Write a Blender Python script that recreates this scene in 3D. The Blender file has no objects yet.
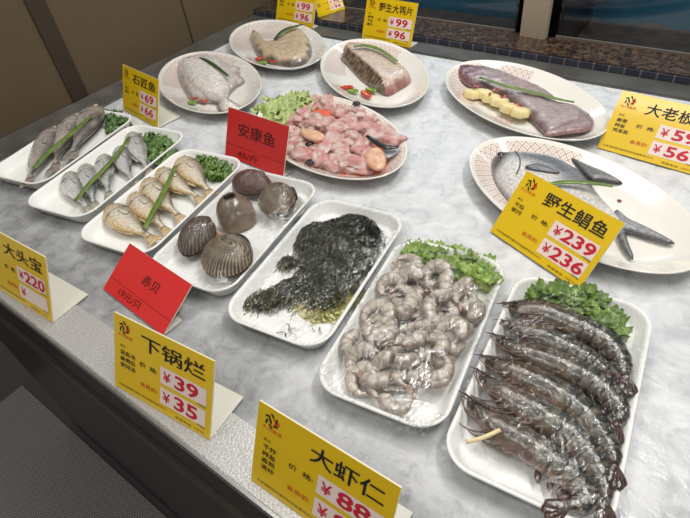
import bpy, bmesh, math, random
import numpy as np
from mathutils import Vector, Matrix, noise, geometry
from mathutils.bvhtree import BVHTree
random.seed(7)
C = bpy.context.scene
COL = C.collection
# ------------------------------------------------------------------ camera
FPX, CX, CY, H = 518.0, 345.0, 259.0, 0.5
_X = -Vector((-865, -369, 518)); _X.normalize()
_Y = Vector((549, -560, 518)); _Y -= _X * _X.dot(_Y); _Y.normalize()
_Z = _X.cross(_Y)                      # world axes seen in camera coordinates (x right, y down, z forward)
cd = bpy.data.cameras.new('camera'); cam = bpy.data.objects.new('camera', cd); COL.objects.link(cam)
cd.sensor_width = 36; cd.lens = 36 * FPX / 690; cd.clip_start = 0.01; cd.clip_end = 60
R3 = Matrix(((_X[0], -_X[1], -_X[2]), (_Y[0], -_Y[1], -_Y[2]), (_Z[0], -_Z[1], -_Z[2])))
cam.matrix_world = Matrix.Translation((0, 0, H)) @ R3.to_4x4()
C.camera = cam
# ------------------------------------------------------------------ light and exposure
C.view_settings.view_transform = 'Standard'; C.view_settings.look = 'None'
C.view_settings.exposure = 0.06; C.view_settings.gamma = 1; C.view_settings.use_curve_mapping = False
w = bpy.data.worlds.new('world'); C.world = w; w.use_nodes = True
w.node_tree.nodes['Background'].inputs[0].default_value = (1, .95, .88, 1)
w.node_tree.nodes['Background'].inputs[1].default_value = 0.34
def area(name, loc, size, power, color=(1, .97, .93), target=None):
    l = bpy.data.lights.new(name, 'AREA'); l.shape = 'RECTANGLE'; l.size, l.size_y = size
    l.energy = power; l.color = color
    o = bpy.data.objects.new(name, l); COL.objects.link(o); o.location = loc
    if target: o.rotation_euler = (Vector(target) - Vector(loc)).to_track_quat('-Z', 'Y').to_euler()
    return o
area('ceiling_lamp', (0.30, 0.75, 1.55), (0.9, 0.10), 13, target=(-0.1, .55, 0))
area('ceiling_lamp', (-0.35, 1.15, 1.55), (0.9, 0.10), 7, target=(-.35, .75, 0))
area('ceiling_lamp', (-0.75, 0.75, 1.60), (0.12, 0.8), 5, target=(-.7, .6, 0))
area('ceiling_lamp', (-0.45, -0.35, 1.60), (0.9, 0.12), 6, target=(-.4, .3, 0))

# ------------------------------------------------------------------ helpers
def G(px, py, z=0.0):
    d = Vector((px - CX, py - CY, FPX)); t = (z - H) / d.dot(_Z)
    return Vector((d.dot(_X) * t, d.dot(_Y) * t, z))
def s2l(c):
    return tuple(((v / 255) / 12.92 if v / 255 <= .04045 else ((v / 255 + .055) / 1.055) ** 2.4) for v in c)
def mat(name, c=(200, 200, 200), rough=.5, metal=0, var=0, vscale=20, c2=None, bump=0, bscale=60, coat=0, sss=0,
        attr=False, spec=.5, alpha=1, detail=3, stretch=None, trans=0):
    m = bpy.data.materials.new(name); m.use_nodes = True; nt = m.node_tree; N = nt.nodes; L = nt.links
    b = N['Principled BSDF']; col = (*s2l(c), 1)
    b.inputs['Base Color'].default_value = col; b.inputs['Roughness'].default_value = rough
    b.inputs['Metallic'].default_value = metal; b.inputs['Specular IOR Level'].default_value = spec
    b.inputs['Coat Weight'].default_value = coat; b.inputs['Coat Roughness'].default_value = .08
    b.inputs['Transmission Weight'].default_value = trans; b.inputs['Alpha'].default_value = alpha
    if sss:
        b.inputs['Subsurface Weight'].default_value = sss; b.inputs['Subsurface Scale'].default_value = .01
        b.inputs['Subsurface Radius'].default_value = (1, .6, .4)
    tc = N.new('ShaderNodeTexCoord'); src = tc.outputs['Object']
    if stretch:
        mp = N.new('ShaderNodeMapping'); mp.inputs['Scale'].default_value = stretch; L.new(src, mp.inputs[0]); src = mp.outputs[0]
    base = None
    if attr:
        a = N.new('ShaderNodeAttribute'); a.attribute_name = 'Col'; base = a.outputs['Color']
    if c2 is not None or var:
        n = N.new('ShaderNodeTexNoise'); n.inputs['Scale'].default_value = vscale; n.inputs['Detail'].default_value = detail
        L.new(src, n.inputs['Vector'])
        mr = N.new('ShaderNodeMapRange'); mr.inputs[1].default_value = .35; mr.inputs[2].default_value = .65
        L.new(n.outputs['Fac'], mr.inputs[0])
        mx = N.new('ShaderNodeMix'); mx.data_type = 'RGBA'
        L.new(mr.outputs[0], mx.inputs['Factor'])
        if c2 is not None:
            mx.inputs['A'].default_value = col; mx.inputs['B'].default_value = (*s2l(c2), 1)
        else:
            mx.blend_type = 'MULTIPLY'; mx.inputs['B'].default_value = (1 - var, 1 - var, 1 - var, 1); mx.inputs['A'].default_value = col
        if base is not None: L.new(base, mx.inputs['A'])
        base = mx.outputs['Result']
    if base is not None: L.new(base, b.inputs['Base Color'])
    if bump:
        n2 = N.new('ShaderNodeTexNoise'); n2.inputs['Scale'].default_value = bscale; n2.inputs['Detail'].default_value = 4
        L.new(src, n2.inputs['Vector'])
        bp = N.new('ShaderNodeBump'); bp.inputs['Strength'].default_value = bump; bp.inputs['Distance'].default_value = .002
        L.new(n2.outputs['Fac'], bp.inputs['Height']); L.new(bp.outputs[0], b.inputs['Normal'])
        if coat: L.new(bp.outputs[0], b.inputs['Coat Normal'])
    return m
def clear_sheet(name, wrinkled, base=.03, crease=.62):
    """thin clear sheet: transparent with a faint reflection; creases in it scatter and reflect more"""
    m = bpy.data.materials.new(name); m.use_nodes = True; nt = m.node_tree; N = nt.nodes; L = nt.links
    N.remove(N['Principled BSDF']); out = N['Material Output']
    tr = N.new('ShaderNodeBsdfTransparent'); tr.inputs[0].default_value = (.99, .992, .995, 1)
    gl = N.new('ShaderNodeBsdfGlossy'); gl.inputs['Roughness'].default_value = .05
    def mix(f, a, b):
        n = N.new('ShaderNodeMixShader')
        if isinstance(f, float): n.inputs[0].default_value = f
        else: L.new(f, n.inputs[0])
        L.new(a, n.inputs[1]); L.new(b, n.inputs[2]); return n.outputs[0]
    sh = mix(base, tr.outputs[0], gl.outputs[0])
    if wrinkled:
        def mth(op, a, b=None, cl=False):
            n = N.new('ShaderNodeMath'); n.operation = op; n.use_clamp = cl
            for i, v in enumerate((a, b)):
                if v is None: continue
                if isinstance(v, (int, float)): n.inputs[i].default_value = v
                else: L.new(v, n.inputs[i])
            return n.outputs[0]
        tc = N.new('ShaderNodeTexCoord')
        def nzz(scale, rot, det=2, dist=0):
            mp = N.new('ShaderNodeMapping'); mp.inputs['Scale'].default_value = scale; mp.inputs['Rotation'].default_value = (0, 0, 0)
            mr = N.new('ShaderNodeMapping'); mr.inputs['Rotation'].default_value = (0, 0, rot)
            L.new(tc.outputs['Object'], mr.inputs[0]); L.new(mr.outputs[0], mp.inputs[0])
            n = N.new('ShaderNodeTexNoise'); n.inputs['Scale'].default_value = 1; n.inputs['Detail'].default_value = det; n.inputs['Distortion'].default_value = dist
            L.new(mp.outputs[0], n.inputs['Vector']); return n.outputs['Fac']
        masks = []; hs = []
        for sc, rot, th in (((230, 22, 50), .45, 9), ((210, 30, 50), -.35, 9), ((120, 14, 40), 1.1, 7)):
            n = nzz(sc, rot, 2, .4); hs.append(n)
            rid = mth('SUBTRACT', 1, mth('MULTIPLY', mth('ABSOLUTE', mth('SUBTRACT', n, .5)), th * 3.2), True)
            pn = nzz((26, 26, 26), rot * 3, 1); pat = mth('MULTIPLY', mth('SUBTRACT', pn, .52), 9, True)
            masks.append(mth('MULTIPLY', rid, pat))
        mk = mth('MAXIMUM', mth('MAXIMUM', masks[0], masks[1]), masks[2])
        g2 = N.new('ShaderNodeBsdfGlossy'); g2.inputs['Roughness'].default_value = .32
        bp = N.new('ShaderNodeBump'); bp.inputs['Strength'].default_value = 1; bp.inputs['Distance'].default_value = .003
        L.new(mth('ADD', hs[0], hs[1]), bp.inputs['Height']); L.new(bp.outputs[0], g2.inputs['Normal']); L.new(bp.outputs[0], gl.inputs['Normal'])
        sh = mix(mth('MULTIPLY', mk, crease), sh, g2.outputs[0])
    L.new(sh, out.inputs[0])
    return m
def mesh(name, verts, faces, m, parent=None, smooth=True, cols=None, uvs=None):
    me = bpy.data.meshes.new(name); me.from_pydata([tuple(v) for v in verts], [], faces)
    ms = m if isinstance(m, (list, tuple)) else [m]
    for q in ms: me.materials.append(q)
    me.polygons.foreach_set('use_smooth', [smooth] * len(me.polygons))
    if cols is not None:
        a = me.color_attributes.new('Col', 'FLOAT_COLOR', 'POINT')
        for i, c in enumerate(cols): a.data[i].color = (c[0], c[1], c[2], 1)
    if uvs is not None:
        u = me.uv_layers.new(name='UVMap')
        for lp in me.loops: u.data[lp.index].uv = (0, 0)
        k = 0
        for p, fu in zip(me.polygons, uvs):
            for li, q in zip(p.loop_indices, fu): u.data[li].uv = q
    me.update()
    o = bpy.data.objects.new(name, me); COL.objects.link(o)
    if parent: o.parent = parent
    return o
def tag(o, label=None, cat=None, group=None, kind=None):
    if label: o['label'] = label
    if cat: o['category'] = cat
    if group: o['group'] = group
    if kind: o['kind'] = kind
    return o
def empty(name, loc, rz=0, label=None, cat=None, group=None):
    o = bpy.data.objects.new(name, None); COL.objects.link(o); o.location = loc
    o.rotation_euler = (0, 0, rz); o.empty_display_size = .02
    return tag(o, label, cat, group)
def tree(o): return [o] + [x for c in o.children for x in tree(c)]
def copy_tree(o, parent=None):
    c = o.copy(); COL.objects.link(c); c.parent = parent
    for ch in o.children: copy_tree(ch, c)
    return c
def box_vf(x0, y0, z0, x1, y1, z1):
    v = [(x, y, z) for z in (z0, z1) for y in (y0, y1) for x in (x0, x1)]
    f = [(0, 2, 3, 1), (4, 5, 7, 6), (0, 1, 5, 4), (2, 6, 7, 3), (0, 4, 6, 2), (1, 3, 7, 5)]
    return v, f
def box(name, a, b, m, parent=None, bevel=0):
    v, f = box_vf(*a, *b); o = mesh(name, v, f, m, parent, smooth=False)
    if bevel:
        bm = bmesh.new(); bm.from_mesh(o.data)
        bmesh.ops.bevel(bm, geom=bm.edges[:], offset=bevel, segments=2, affect='EDGES'); bm.to_mesh(o.data); bm.free()
    return o
def struct(o): o['kind'] = 'structure'; return o
def interp(prof, s):
    for (a, va), (b, vb) in zip(prof, prof[1:]):
        if s <= b:
            t = (s - a) / (b - a) if b > a else 0
            t = t * t * (3 - 2 * t) if len(prof) > 4 and False else t
            return va + (vb - va) * t
    return prof[-1][1]
def spline(pts, n):
    """Catmull-Rom through pts -> n points"""
    P = [Vector(p) for p in pts]; P = [P[0] * 2 - P[1]] + P + [P[-1] * 2 - P[-2]]
    k = len(P) - 3; out = []
    for i in range(n):
        u = i / (n - 1) * k; j = min(int(u), k - 1); t = u - j
        a, b, c, d = P[j:j + 4]
        out.append(.5 * ((2 * b) + (c - a) * t + (2 * a - 5 * b + 4 * c - d) * t * t + (3 * b - a - 3 * c + d) * t ** 3))
    return out
def sweep(path, prof, N=12, up=Vector((0, 0, 1)), bumpf=None, caps=True):
    """path: points; prof(s)->(half width sideways, half height) ; returns verts, faces, params(s,angle)"""
    n = len(path); V = []; Fc = []; Pm = []
    for i, p in enumerate(path):
        t = (path[min(i + 1, n - 1)] - path[max(i - 1, 0)]).normalized()
        side = t.cross(up); side = side.normalized() if side.length > 1e-6 else Vector((1, 0, 0)); u = side.cross(t)
        s = i / (n - 1); a, b = prof(s)
        for k in range(N):
            th = 2 * math.pi * k / N
            r = 1 + (bumpf(s, th) if bumpf else 0)
            V.append(p + side * (a * math.cos(th) * r) + u * (b * math.sin(th) * r)); Pm.append((s, th))
    for i in range(n - 1):
        for k in range(N):
            Fc.append((i * N + k, i * N + (k + 1) % N, (i + 1) * N + (k + 1) % N, (i + 1) * N + k))
    if caps:
        Fc.append(tuple(range(N))[::-1]); Fc.append(tuple((n - 1) * N + k for k in range(N)))
    return V, Fc, Pm
def tube(name, pts, r, m, parent=None, n=20, N=8, taper=None, flat=1, cols=None):
    path = spline(pts, n)
    pf = (lambda s: (r * (taper(s) if taper else 1), r * flat * (taper(s) if taper else 1)))
    V, Fc, Pm = sweep(path, pf, N)
    return mesh(name, V, Fc, m, parent, cols=[cols(s, t) for s, t in Pm] if cols else None)
def inside(p, poly):
    c = False; n = len(poly)
    for i in range(n):
        a = poly[i]; b = poly[i - 1]
        if (a[1] > p[1]) != (b[1] > p[1]) and p[0] < (b[0] - a[0]) * (p[1] - a[1]) / (b[1] - a[1]) + a[0]: c = not c
    return c
def segd(p, a, b):
    ax, ay = a; bx, by = b; dx, dy = bx - ax, by - ay; L = dx * dx + dy * dy
    t = 0 if L == 0 else max(0, min(1, ((p[0] - ax) * dx + (p[1] - ay) * dy) / L))
    return math.hypot(p[0] - ax - t * dx, p[1] - ay - t * dy)
def pillow(name, poly, z0, height, m, parent=None, cell=.004, col=None, base=None, smoothpoly=True, curve=None, under=.3):
    """Solid body from a plan outline: top follows height(x,y,d), underside shallow.  d = distance to the outline"""
    if smoothpoly:
        q = [Vector((p[0], p[1], 0)) for p in poly]; n = len(q); out = []
        for i in range(n):
            a, b, c, d = q[i - 1], q[i], q[(i + 1) % n], q[(i + 2) % n]
            L = max(1, int((c - b).length / cell))
            for k in range(L):
                t = k / L
                out.append(.5 * ((2 * b) + (c - a) * t + (2 * a - 5 * b + 4 * c - d) * t * t + (3 * b - a - 3 * c + d) * t ** 3))
        poly = [(v.x, v.y) for v in out]
    else:
        out = []
        for i in range(len(poly)):
            a = poly[i]; b = poly[(i + 1) % len(poly)]; L = max(1, int(math.dist(a, b) / cell))
            for k in range(L): out.append((a[0] + (b[0] - a[0]) * k / L, a[1] + (b[1] - a[1]) * k / L))
        poly = out
    nb = len(poly); pts = [Vector(p) for p in poly]; D = [0] * nb
    xs = [p[0] for p in poly]; ys = [p[1] for p in poly]; y = min(ys); row = 0
    while y < max(ys):
        x = min(xs) + (row % 2) * cell / 2
        while x < max(xs):
            if inside((x, y), poly):
                d = min(segd((x, y), poly[i - 1], poly[i]) for i in range(nb))
                if d > cell * .45: pts.append(Vector((x, y))); D.append(d)
            x += cell
        y += cell * .87; row += 1
    r = geometry.delaunay_2d_cdt(pts, [(i, (i + 1) % nb) for i in range(nb)], [], 1, 1e-7)
    V2, F2 = r[0], r[2]; om = r[3]
    nv = len(V2); Dv = [D[o[0]] if o else 0 for o in om]
    top = []; bot = []; cc = []
    for v, d in zip(V2, Dv):
        h = height(v.x, v.y, d); bz = base(v.x, v.y) if base else 0
        top.append(Vector((v.x, v.y, z0 + bz + h))); bot.append(Vector((v.x, v.y, z0 + bz - (min(d, .01) * under if d else .0))))
        if col: cc.append(col(v.x, v.y, d, h))
    V = top + bot; edge = {}
    Fc = []
    for f in F2:
        a = sum((V2[f[i]].x * V2[f[(i + 1) % len(f)]].y - V2[f[(i + 1) % len(f)]].x * V2[f[i]].y) for i in range(len(f)))
        f = tuple(f) if a > 0 else tuple(f[::-1])
        Fc.append(f); Fc.append(tuple(i + nv for i in f[::-1]))
        for i in range(len(f)): edge[(f[i], f[(i + 1) % len(f)])] = 1
    for (a, b) in edge:
        if (b, a) not in edge: Fc.append((b, a, a + nv, b + nv))
    return mesh(name, V, Fc, m, parent, cols=(cc + cc) if col else None)
def PX(L, z=.02): return [tuple(G(x, y, z)[:2]) for x, y in L]
def nz(x, y, z=0, s=1): return noise.noise(Vector((x * s, y * s, z)))
def lerp(a, b, t): t = max(0, min(1, t)); return tuple(p + (q - p) * t for p, q in zip(a, b))
def K(*c): return s2l(c)

# ------------------------------------------------------------------ materials
M = {}
M['wall'] = mat('brown laminate', (92, 77, 57), .55, var=.06, vscale=6)
M['strip'] = mat('dark bronze trim', (56, 45, 32), .45)
M['steel'] = mat('brushed steel', (212, 212, 210), (.34), metal=.4, c2=(182, 181, 179), vscale=420, bump=.25, bscale=300, detail=5)
M['steel_edge'] = mat('steel edge', (200, 200, 198), .25, metal=.9)
M['black'] = mat('black lacquer', (16, 15, 15), .35)
M['bronze'] = mat('bronze band', (74, 66, 58), .35, metal=.5)
M['tray'] = mat('white foam', (236, 237, 234), .42, bump=.08, bscale=300)
M['film'] = clear_sheet('creased cling film', True, .05, .55)
M['film_tight'] = clear_sheet('tight cling film', True, .04, .24)
M['film_prawn'] = clear_sheet('loose cling film', True, .022, .17)
M['film_flat'] = clear_sheet('smooth cling film', True, .03, .12)
M['yellow'] = mat('yellow card', (232, 194, 16), .32, coat=.35, spec=.4)
M['yedge'] = mat('dark amber edge', (150, 110, 14), .3)
M['red'] = mat('red card', (208, 34, 32), .4, coat=.3)
M['foot'] = mat('white acrylic', (226, 224, 212), .2, coat=.4)
M['ink'] = mat('black ink', (20, 18, 16), .5)
M['redink'] = mat('red ink', (200, 22, 50), .5)
M['orangeink'] = mat('orange red ink', (205, 66, 20), .5)
M['patch'] = mat('pale paper patch', (240, 222, 214), .5)
M['leaf'] = mat('lettuce', attr=True, rough=.4, coat=.2, var=.25, vscale=160, bump=.4, bscale=220)
M['scallion'] = mat('scallion', (112, 136, 62), .35, c2=(84, 112, 44), vscale=60, coat=.2, stretch=(1, 1, 1))
M['scallion_dark'] = mat('dark scallion', (58, 84, 36), .35, c2=(44, 70, 28), vscale=60, coat=.2)
M['fish'] = mat('fish skin', attr=True, rough=.26, coat=.8, var=.36, vscale=230, bump=.6, bscale=420, detail=5)
M['flesh'] = mat('wet flesh', attr=True, rough=.25, coat=.7, var=.26, vscale=110, bump=.5, bscale=160, sss=.1, detail=6)
M['eye'] = mat('fish eye', (14, 14, 16), .08, coat=1)
M['eyering'] = mat('eye ring', (176, 172, 150), .3)
M['shell'] = mat('ribbed shell', attr=True, rough=.45, coat=.25, var=.3, vscale=120, bump=.3, bscale=250)
M['chili_r'] = mat('red chili', (196, 50, 30), .2, coat=.6)
M['chili_core'] = mat('chili core', (214, 96, 56), .3, coat=.4, c2=(228, 190, 130), vscale=200); M['chili_pale'] = mat('green chili core', (196, 202, 128), .3, coat=.4)
M['chili_g'] = mat('green chili', (120, 150, 40), .25, coat=.5)
M['weed'] = mat('seaweed', attr=True, rough=.45, coat=.1, spec=.3)
M['prawn'] = mat('prawn shell', attr=True, rough=.22, coat=.8, var=.5, vscale=90, bump=.45, bscale=200, detail=6)
M['prawn_leg'] = mat('prawn leg', (104, 76, 64), .35, c2=(62, 48, 42), vscale=80)
M['antenna'] = mat('prawn antenna', (96, 72, 60), .4)
M['meat'] = mat('shrimp meat', attr=True, rough=.22, coat=.8, var=.3, vscale=140, bump=.6, bscale=200, sss=.3, detail=6)
M['garlic'] = mat('yellow slice', (236, 224, 172), .4, c2=(226, 208, 142), vscale=60, sss=.1)
M['goji'] = mat('goji berry', (140, 22, 20), .3, coat=.5)
M['juice'] = mat('red juice', (226, 96, 66), .08, coat=.8, c2=(214, 120, 92), vscale=25)
M['straw'] = mat('straw', (226, 208, 160), .4)

def plate_material():
    m = mat('patterned porcelain', (233, 230, 222), .12, coat=.6); nt = m.node_tree; N = nt.nodes; L = nt.links; b = N['Principled BSDF']
    uv = N.new('ShaderNodeUVMap'); uv.uv_map = 'UVMap'; sp = N.new('ShaderNodeSeparateXYZ'); L.new(uv.outputs[0], sp.inputs[0])
    def mth(op, a, bb=None, c=None):
        n = N.new('ShaderNodeMath'); n.operation = op
        for i, v in enumerate((a, bb, c)):
            if v is None: continue
            if isinstance(v, (int, float)): n.inputs[i].default_value = v
            else: L.new(v, n.inputs[i])
        return n.outputs[0]
    U, V = sp.outputs[0], sp.outputs[1]
    # diamonds: two families of diagonals, plus a small ring in every cell
    a = mth('PINGPONG', mth('ADD', U, V), .5); bb = mth('PINGPONG', mth('SUBTRACT', U, V), .5)
    la = mth('LESS_THAN', a, .065); lb = mth('LESS_THAN', bb, .065)
    ra = mth('SUBTRACT', a, .5); rb = mth('SUBTRACT', bb, .5)
    rr = mth('SQRT', mth('ADD', mth('MULTIPLY', ra, ra), mth('MULTIPLY', rb, rb)))
    ring = mth('COMPARE', rr, .20, .035)
    pat = mth('MAXIMUM', mth('MAXIMUM', la, lb), ring)
    at = N.new('ShaderNodeAttribute'); at.attribute_name = 'Col'; ss = N.new('ShaderNodeSeparateColor'); L.new(at.outputs['Color'], ss.inputs[0])
    msk = mth('GREATER_THAN', ss.outputs[0], .5); line = mth('GREATER_THAN', ss.outputs[1], .5)
    fac = mth('MAXIMUM', mth('MULTIPLY', mth('MULTIPLY', pat, msk), .8), mth('MULTIPLY', line, .75))
    mx = N.new('ShaderNodeMix'); mx.data_type = 'RGBA'; L.new(fac, mx.inputs['Factor'])
    mx.inputs['A'].default_value = (*s2l((233, 230, 222)), 1); mx.inputs['B'].default_value = (*s2l((172, 92, 72)), 1)
    L.new(mx.outputs['Result'], b.inputs['Base Color'])
    return m
M['plate'] = plate_material()

def ice_material():
    m = mat('frosted ice', (205, 208, 210), .3); nt = m.node_tree; N = nt.nodes; L = nt.links; b = N['Principled BSDF']
    tc = N.new('ShaderNodeTexCoord')
    n = N.new('ShaderNodeTexNoise'); n.inputs['Scale'].default_value = 30; n.inputs['Detail'].default_value = 8; n.inputs['Roughness'].default_value = .62; n.inputs['Distortion'].default_value = .8
    L.new(tc.outputs['Object'], n.inputs['Vector'])
    at = N.new('ShaderNodeAttribute'); at.attribute_name = 'Col'
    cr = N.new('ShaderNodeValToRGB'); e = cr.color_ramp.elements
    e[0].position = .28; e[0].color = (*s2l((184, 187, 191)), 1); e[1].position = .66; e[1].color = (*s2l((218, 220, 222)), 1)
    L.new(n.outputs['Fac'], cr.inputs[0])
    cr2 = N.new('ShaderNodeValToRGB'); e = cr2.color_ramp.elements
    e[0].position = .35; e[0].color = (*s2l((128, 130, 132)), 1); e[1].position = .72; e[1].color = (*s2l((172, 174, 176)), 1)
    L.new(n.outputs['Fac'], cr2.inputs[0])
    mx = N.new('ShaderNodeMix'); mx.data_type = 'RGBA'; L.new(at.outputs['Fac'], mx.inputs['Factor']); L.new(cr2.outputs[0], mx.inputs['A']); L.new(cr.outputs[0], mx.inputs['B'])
    L.new(mx.outputs['Result'], b.inputs['Base Color'])
    mr = N.new('ShaderNodeMapRange'); mr.inputs[1].default_value = .3; mr.inputs[2].default_value = .7; mr.inputs[3].default_value = .16; mr.inputs[4].default_value = .5
    L.new(n.outputs['Fac'], mr.inputs[0]); L.new(mr.outputs[0], b.inputs['Roughness'])
    n2 = N.new('ShaderNodeTexNoise'); n2.inputs['Scale'].default_value = 55; n2.inputs['Detail'].default_value = 4; L.new(tc.outputs['Object'], n2.inputs['Vector'])
    bp = N.new('ShaderNodeBump'); bp.inputs['Strength'].default_value = .5; bp.inputs['Distance'].default_value = .003
    L.new(n2.outputs['Fac'], bp.inputs['Height']); L.new(bp.outputs[0], b.inputs['Normal'])
    return m
def brick_mat(name, c1, c2, mortar, scale, w, h):
    m = mat(name, c1, .35); nt = m.node_tree; N = nt.nodes; L = nt.links
    tc = N.new('ShaderNodeTexCoord'); br = N.new('ShaderNodeTexBrick'); br.offset = 0
    br.inputs['Color1'].default_value = (*s2l(c1), 1); br.inputs['Color2'].default_value = (*s2l(c2), 1); br.inputs['Mortar'].default_value = (*s2l(mortar), 1)
    br.inputs['Scale'].default_value = scale; br.inputs['Brick Width'].default_value = w; br.inputs['Row Height'].default_value = h; br.inputs['Mortar Size'].default_value = .0016
    mp = N.new('ShaderNodeMapping'); mp.inputs['Rotation'].default_value = (math.pi / 2, 0, 0); L.new(tc.outputs['Object'], mp.inputs[0])
    L.new(mp.outputs[0], br.inputs['Vector']); L.new(br.outputs[0], N['Principled BSDF'].inputs['Base Color'])
    return m
def granite_mat():
    m = mat('brown granite', (70, 50, 38), .3, coat=.3); nt = m.node_tree; N = nt.nodes; L = nt.links
    tc = N.new('ShaderNodeTexCoord'); n = N.new('ShaderNodeTexNoise'); n.inputs['Scale'].default_value = 90; n.inputs['Detail'].default_value = 6; n.inputs['Distortion'].default_value = 1.2
    L.new(tc.outputs['Object'], n.inputs['Vector']); cr = N.new('ShaderNodeValToRGB'); e = cr.color_ramp.elements
    e[0].position = .38; e[0].color = (*s2l((34, 26, 22)), 1); e[1].position = .6; e[1].color = (*s2l((92, 72, 56)), 1)
    k = e.new(.5); k.color = (*s2l((58, 44, 35)), 1)
    L.new(n.outputs['Fac'], cr.inputs[0]); L.new(cr.outputs[0], N['Principled BSDF'].inputs['Base Color'])
    return m
def mat_floor():
    m = mat('woven rubber', (92, 90, 90), .6); nt = m.node_tree; N = nt.nodes; L = nt.links
    tc = N.new('ShaderNodeTexCoord'); ch = N.new('ShaderNodeTexChecker'); ch.inputs['Scale'].default_value = 210
    ch.inputs['Color1'].default_value = (*s2l((140, 136, 135)), 1); ch.inputs['Color2'].default_value = (*s2l((92, 89, 89)), 1)
    L.new(tc.outputs['Object'], ch.inputs['Vector']); L.new(ch.outputs[0], N['Principled BSDF'].inputs['Base Color'])
    bp = N.new('ShaderNodeBump'); bp.inputs['Strength'].default_value = .5; bp.inputs['Distance'].default_value = .003
    L.new(ch.outputs['Fac'], bp.inputs['Height']); L.new(bp.outputs[0], N['Principled BSDF'].inputs['Normal'])
    return m

# ------------------------------------------------------------------ setting
FZ = -.85
struct(box('floor', (-4, -2.5, FZ - .05), (4, 3, FZ), mat('dark floor tile', (58, 56, 58), .45, var=.1, vscale=5)))
mt = box('rubber_mat', (-1.52, -1.6, FZ), (.9, .07, FZ + .006), mat_floor())
tag(mt, 'dark grey woven rubber floor mat in front of the counter', 'floor mat')
XL, XI, YF, YS, YB, YR = -1.215, -1.137, .087, .142, 1.07, 1.128
XR = 1.3
ct = empty('display_counter', (0, .6, FZ), 0, 'stainless steel seafood display counter with black fascia and frosted ice bed', 'counter')
ct_off = Vector((0, -.6, -FZ))
def cpart(name, a, b, m, bevel=0):
    o = box(name, a, b, m, ct, bevel); o.location = ct_off; return o
cpart('front_rim', (XL, YF, -.03), (XR, YS, 0.0), M['steel'], .0015)
cpart('left_rim', (XL, YS, -.03), (XI, YB, 0.006), mat('dull side steel', (128, 126, 121), .4, metal=.5, c2=(100, 98, 94), vscale=14), .002)
cpart('rear_rim', (XL, YB, -.03), (XR, YR, 0.003), mat('dull grey steel', (112, 110, 106), .4, metal=.5, c2=(90, 88, 84), vscale=12), .002)
cpart('steel_lip', (XL, YF - .003, -.014), (XR, YF, .0005), M['steel_edge'])
cpart('fascia', (XL, YF - .002, -.10), (XR, YF + .05, -.0145), M['black'])
cpart('bronze_band', (XL, YF - .007, -.132), (XR, YF + .05, -.101), M['bronze'], .003)
cpart('base_cabinet', (XL, YF, FZ), (XR, YR - .01, -.133), M['black'])
# ice bed
nx, ny = 300, 130
V = []; cc = []
for j in range(ny + 1):
    for i in range(nx + 1):
        x = XI + (XR - XI) * i / nx; y = YS + (YB - YS) * j / ny
        d = min(x - XI, y - YS, YB - y)
        h = (nz(x, y, 1, 28) * .0016 + nz(x, y, 4, 75) * .0009) * min(1, d / .02) - .0018
        V.append((x, y, min(h, -.0002)))
        f = (y - .17) / .14 + nz(x, y, 9, 6) * .9 - max(0, (-.5 - x)) * max(0, 1 - (y - .3) / .35) * 1.6  # grey steel tone in front and left, with light falloff painted in leftwards
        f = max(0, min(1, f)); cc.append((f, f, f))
Fc = [(j * (nx + 1) + i, j * (nx + 1) + i + 1, (j + 1) * (nx + 1) + i + 1, (j + 1) * (nx + 1) + i) for j in range(ny) for i in range(nx)]
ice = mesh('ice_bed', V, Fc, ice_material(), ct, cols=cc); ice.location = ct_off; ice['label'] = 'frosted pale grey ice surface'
# wall left
struct(box('wall_left', (XL - .06, YF + .004, FZ), (XL - .001, 1.226, 1.4), M['wall']))
struct(box('trim_1', (XL - .001, .512, .007), (XL + .003, .552, 1.4), M['strip']))
struct(box('trim_2', (XL - .001, .885, .007), (XL + .0012, .888, 1.4), M['strip']))
# ledge and tanks behind
GZ = .018; GY = 1.228
struct(box('trim_3', (XL + .001, YR, -.05), (XR, YR + .004, GZ - .003), brick_mat('blue mosaic', (66, 70, 84), (50, 54, 68), (112, 108, 104), 1, .030, .05)))
struct(box('trim_6', (XL + .001, YR + .004, FZ), (XR, GY - .004, GZ), granite_mat()))
tank_blue = mat('teal tank liner', (12, 74, 98), .6, var=.2, vscale=5)
TZ = -.055
struct(box('trim_5', (XL + .001, GY - .003, FZ), (XR, 1.499, TZ - .001), M['black']))
def tank(x0, x1, label):
    t = empty('fish_tank', ((x0 + x1) / 2, GY, GZ), 0, label, 'fish tank'); off = Vector((-(x0 + x1) / 2, -GY, -GZ))
    def p(name, a, b, m):
        o = box(name, a, b, m, t); o.location = off; return o
    g = clear_sheet('tank glass', False, .03)
    p('front_glass', (x0, GY, TZ), (x1, GY + .006, .45), g)
    p('back_panel', (x0, 1.487, TZ), (x1, 1.497, .45), tank_blue)
    p('side_panel', (x0, GY + .006, TZ), (x0 + .006, 1.487, .45), M['black']); p('side_panel', (x1 - .006, GY + .006, TZ), (x1, 1.487, .45), M['black'])
    p('seal', (x0, GY - .004, GZ), (x1, GY, GZ + .005), mat('grey seal', (110, 104, 96), .4))
    return t, off
t1k, o1 = tank(-1.15, -.450, 'dark teal fish tank left of the tan post')
t2k, o2 = tank(-.355, 1.2, 'dark teal fish tank right of the tan post with a dark rocky bottom')
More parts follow.
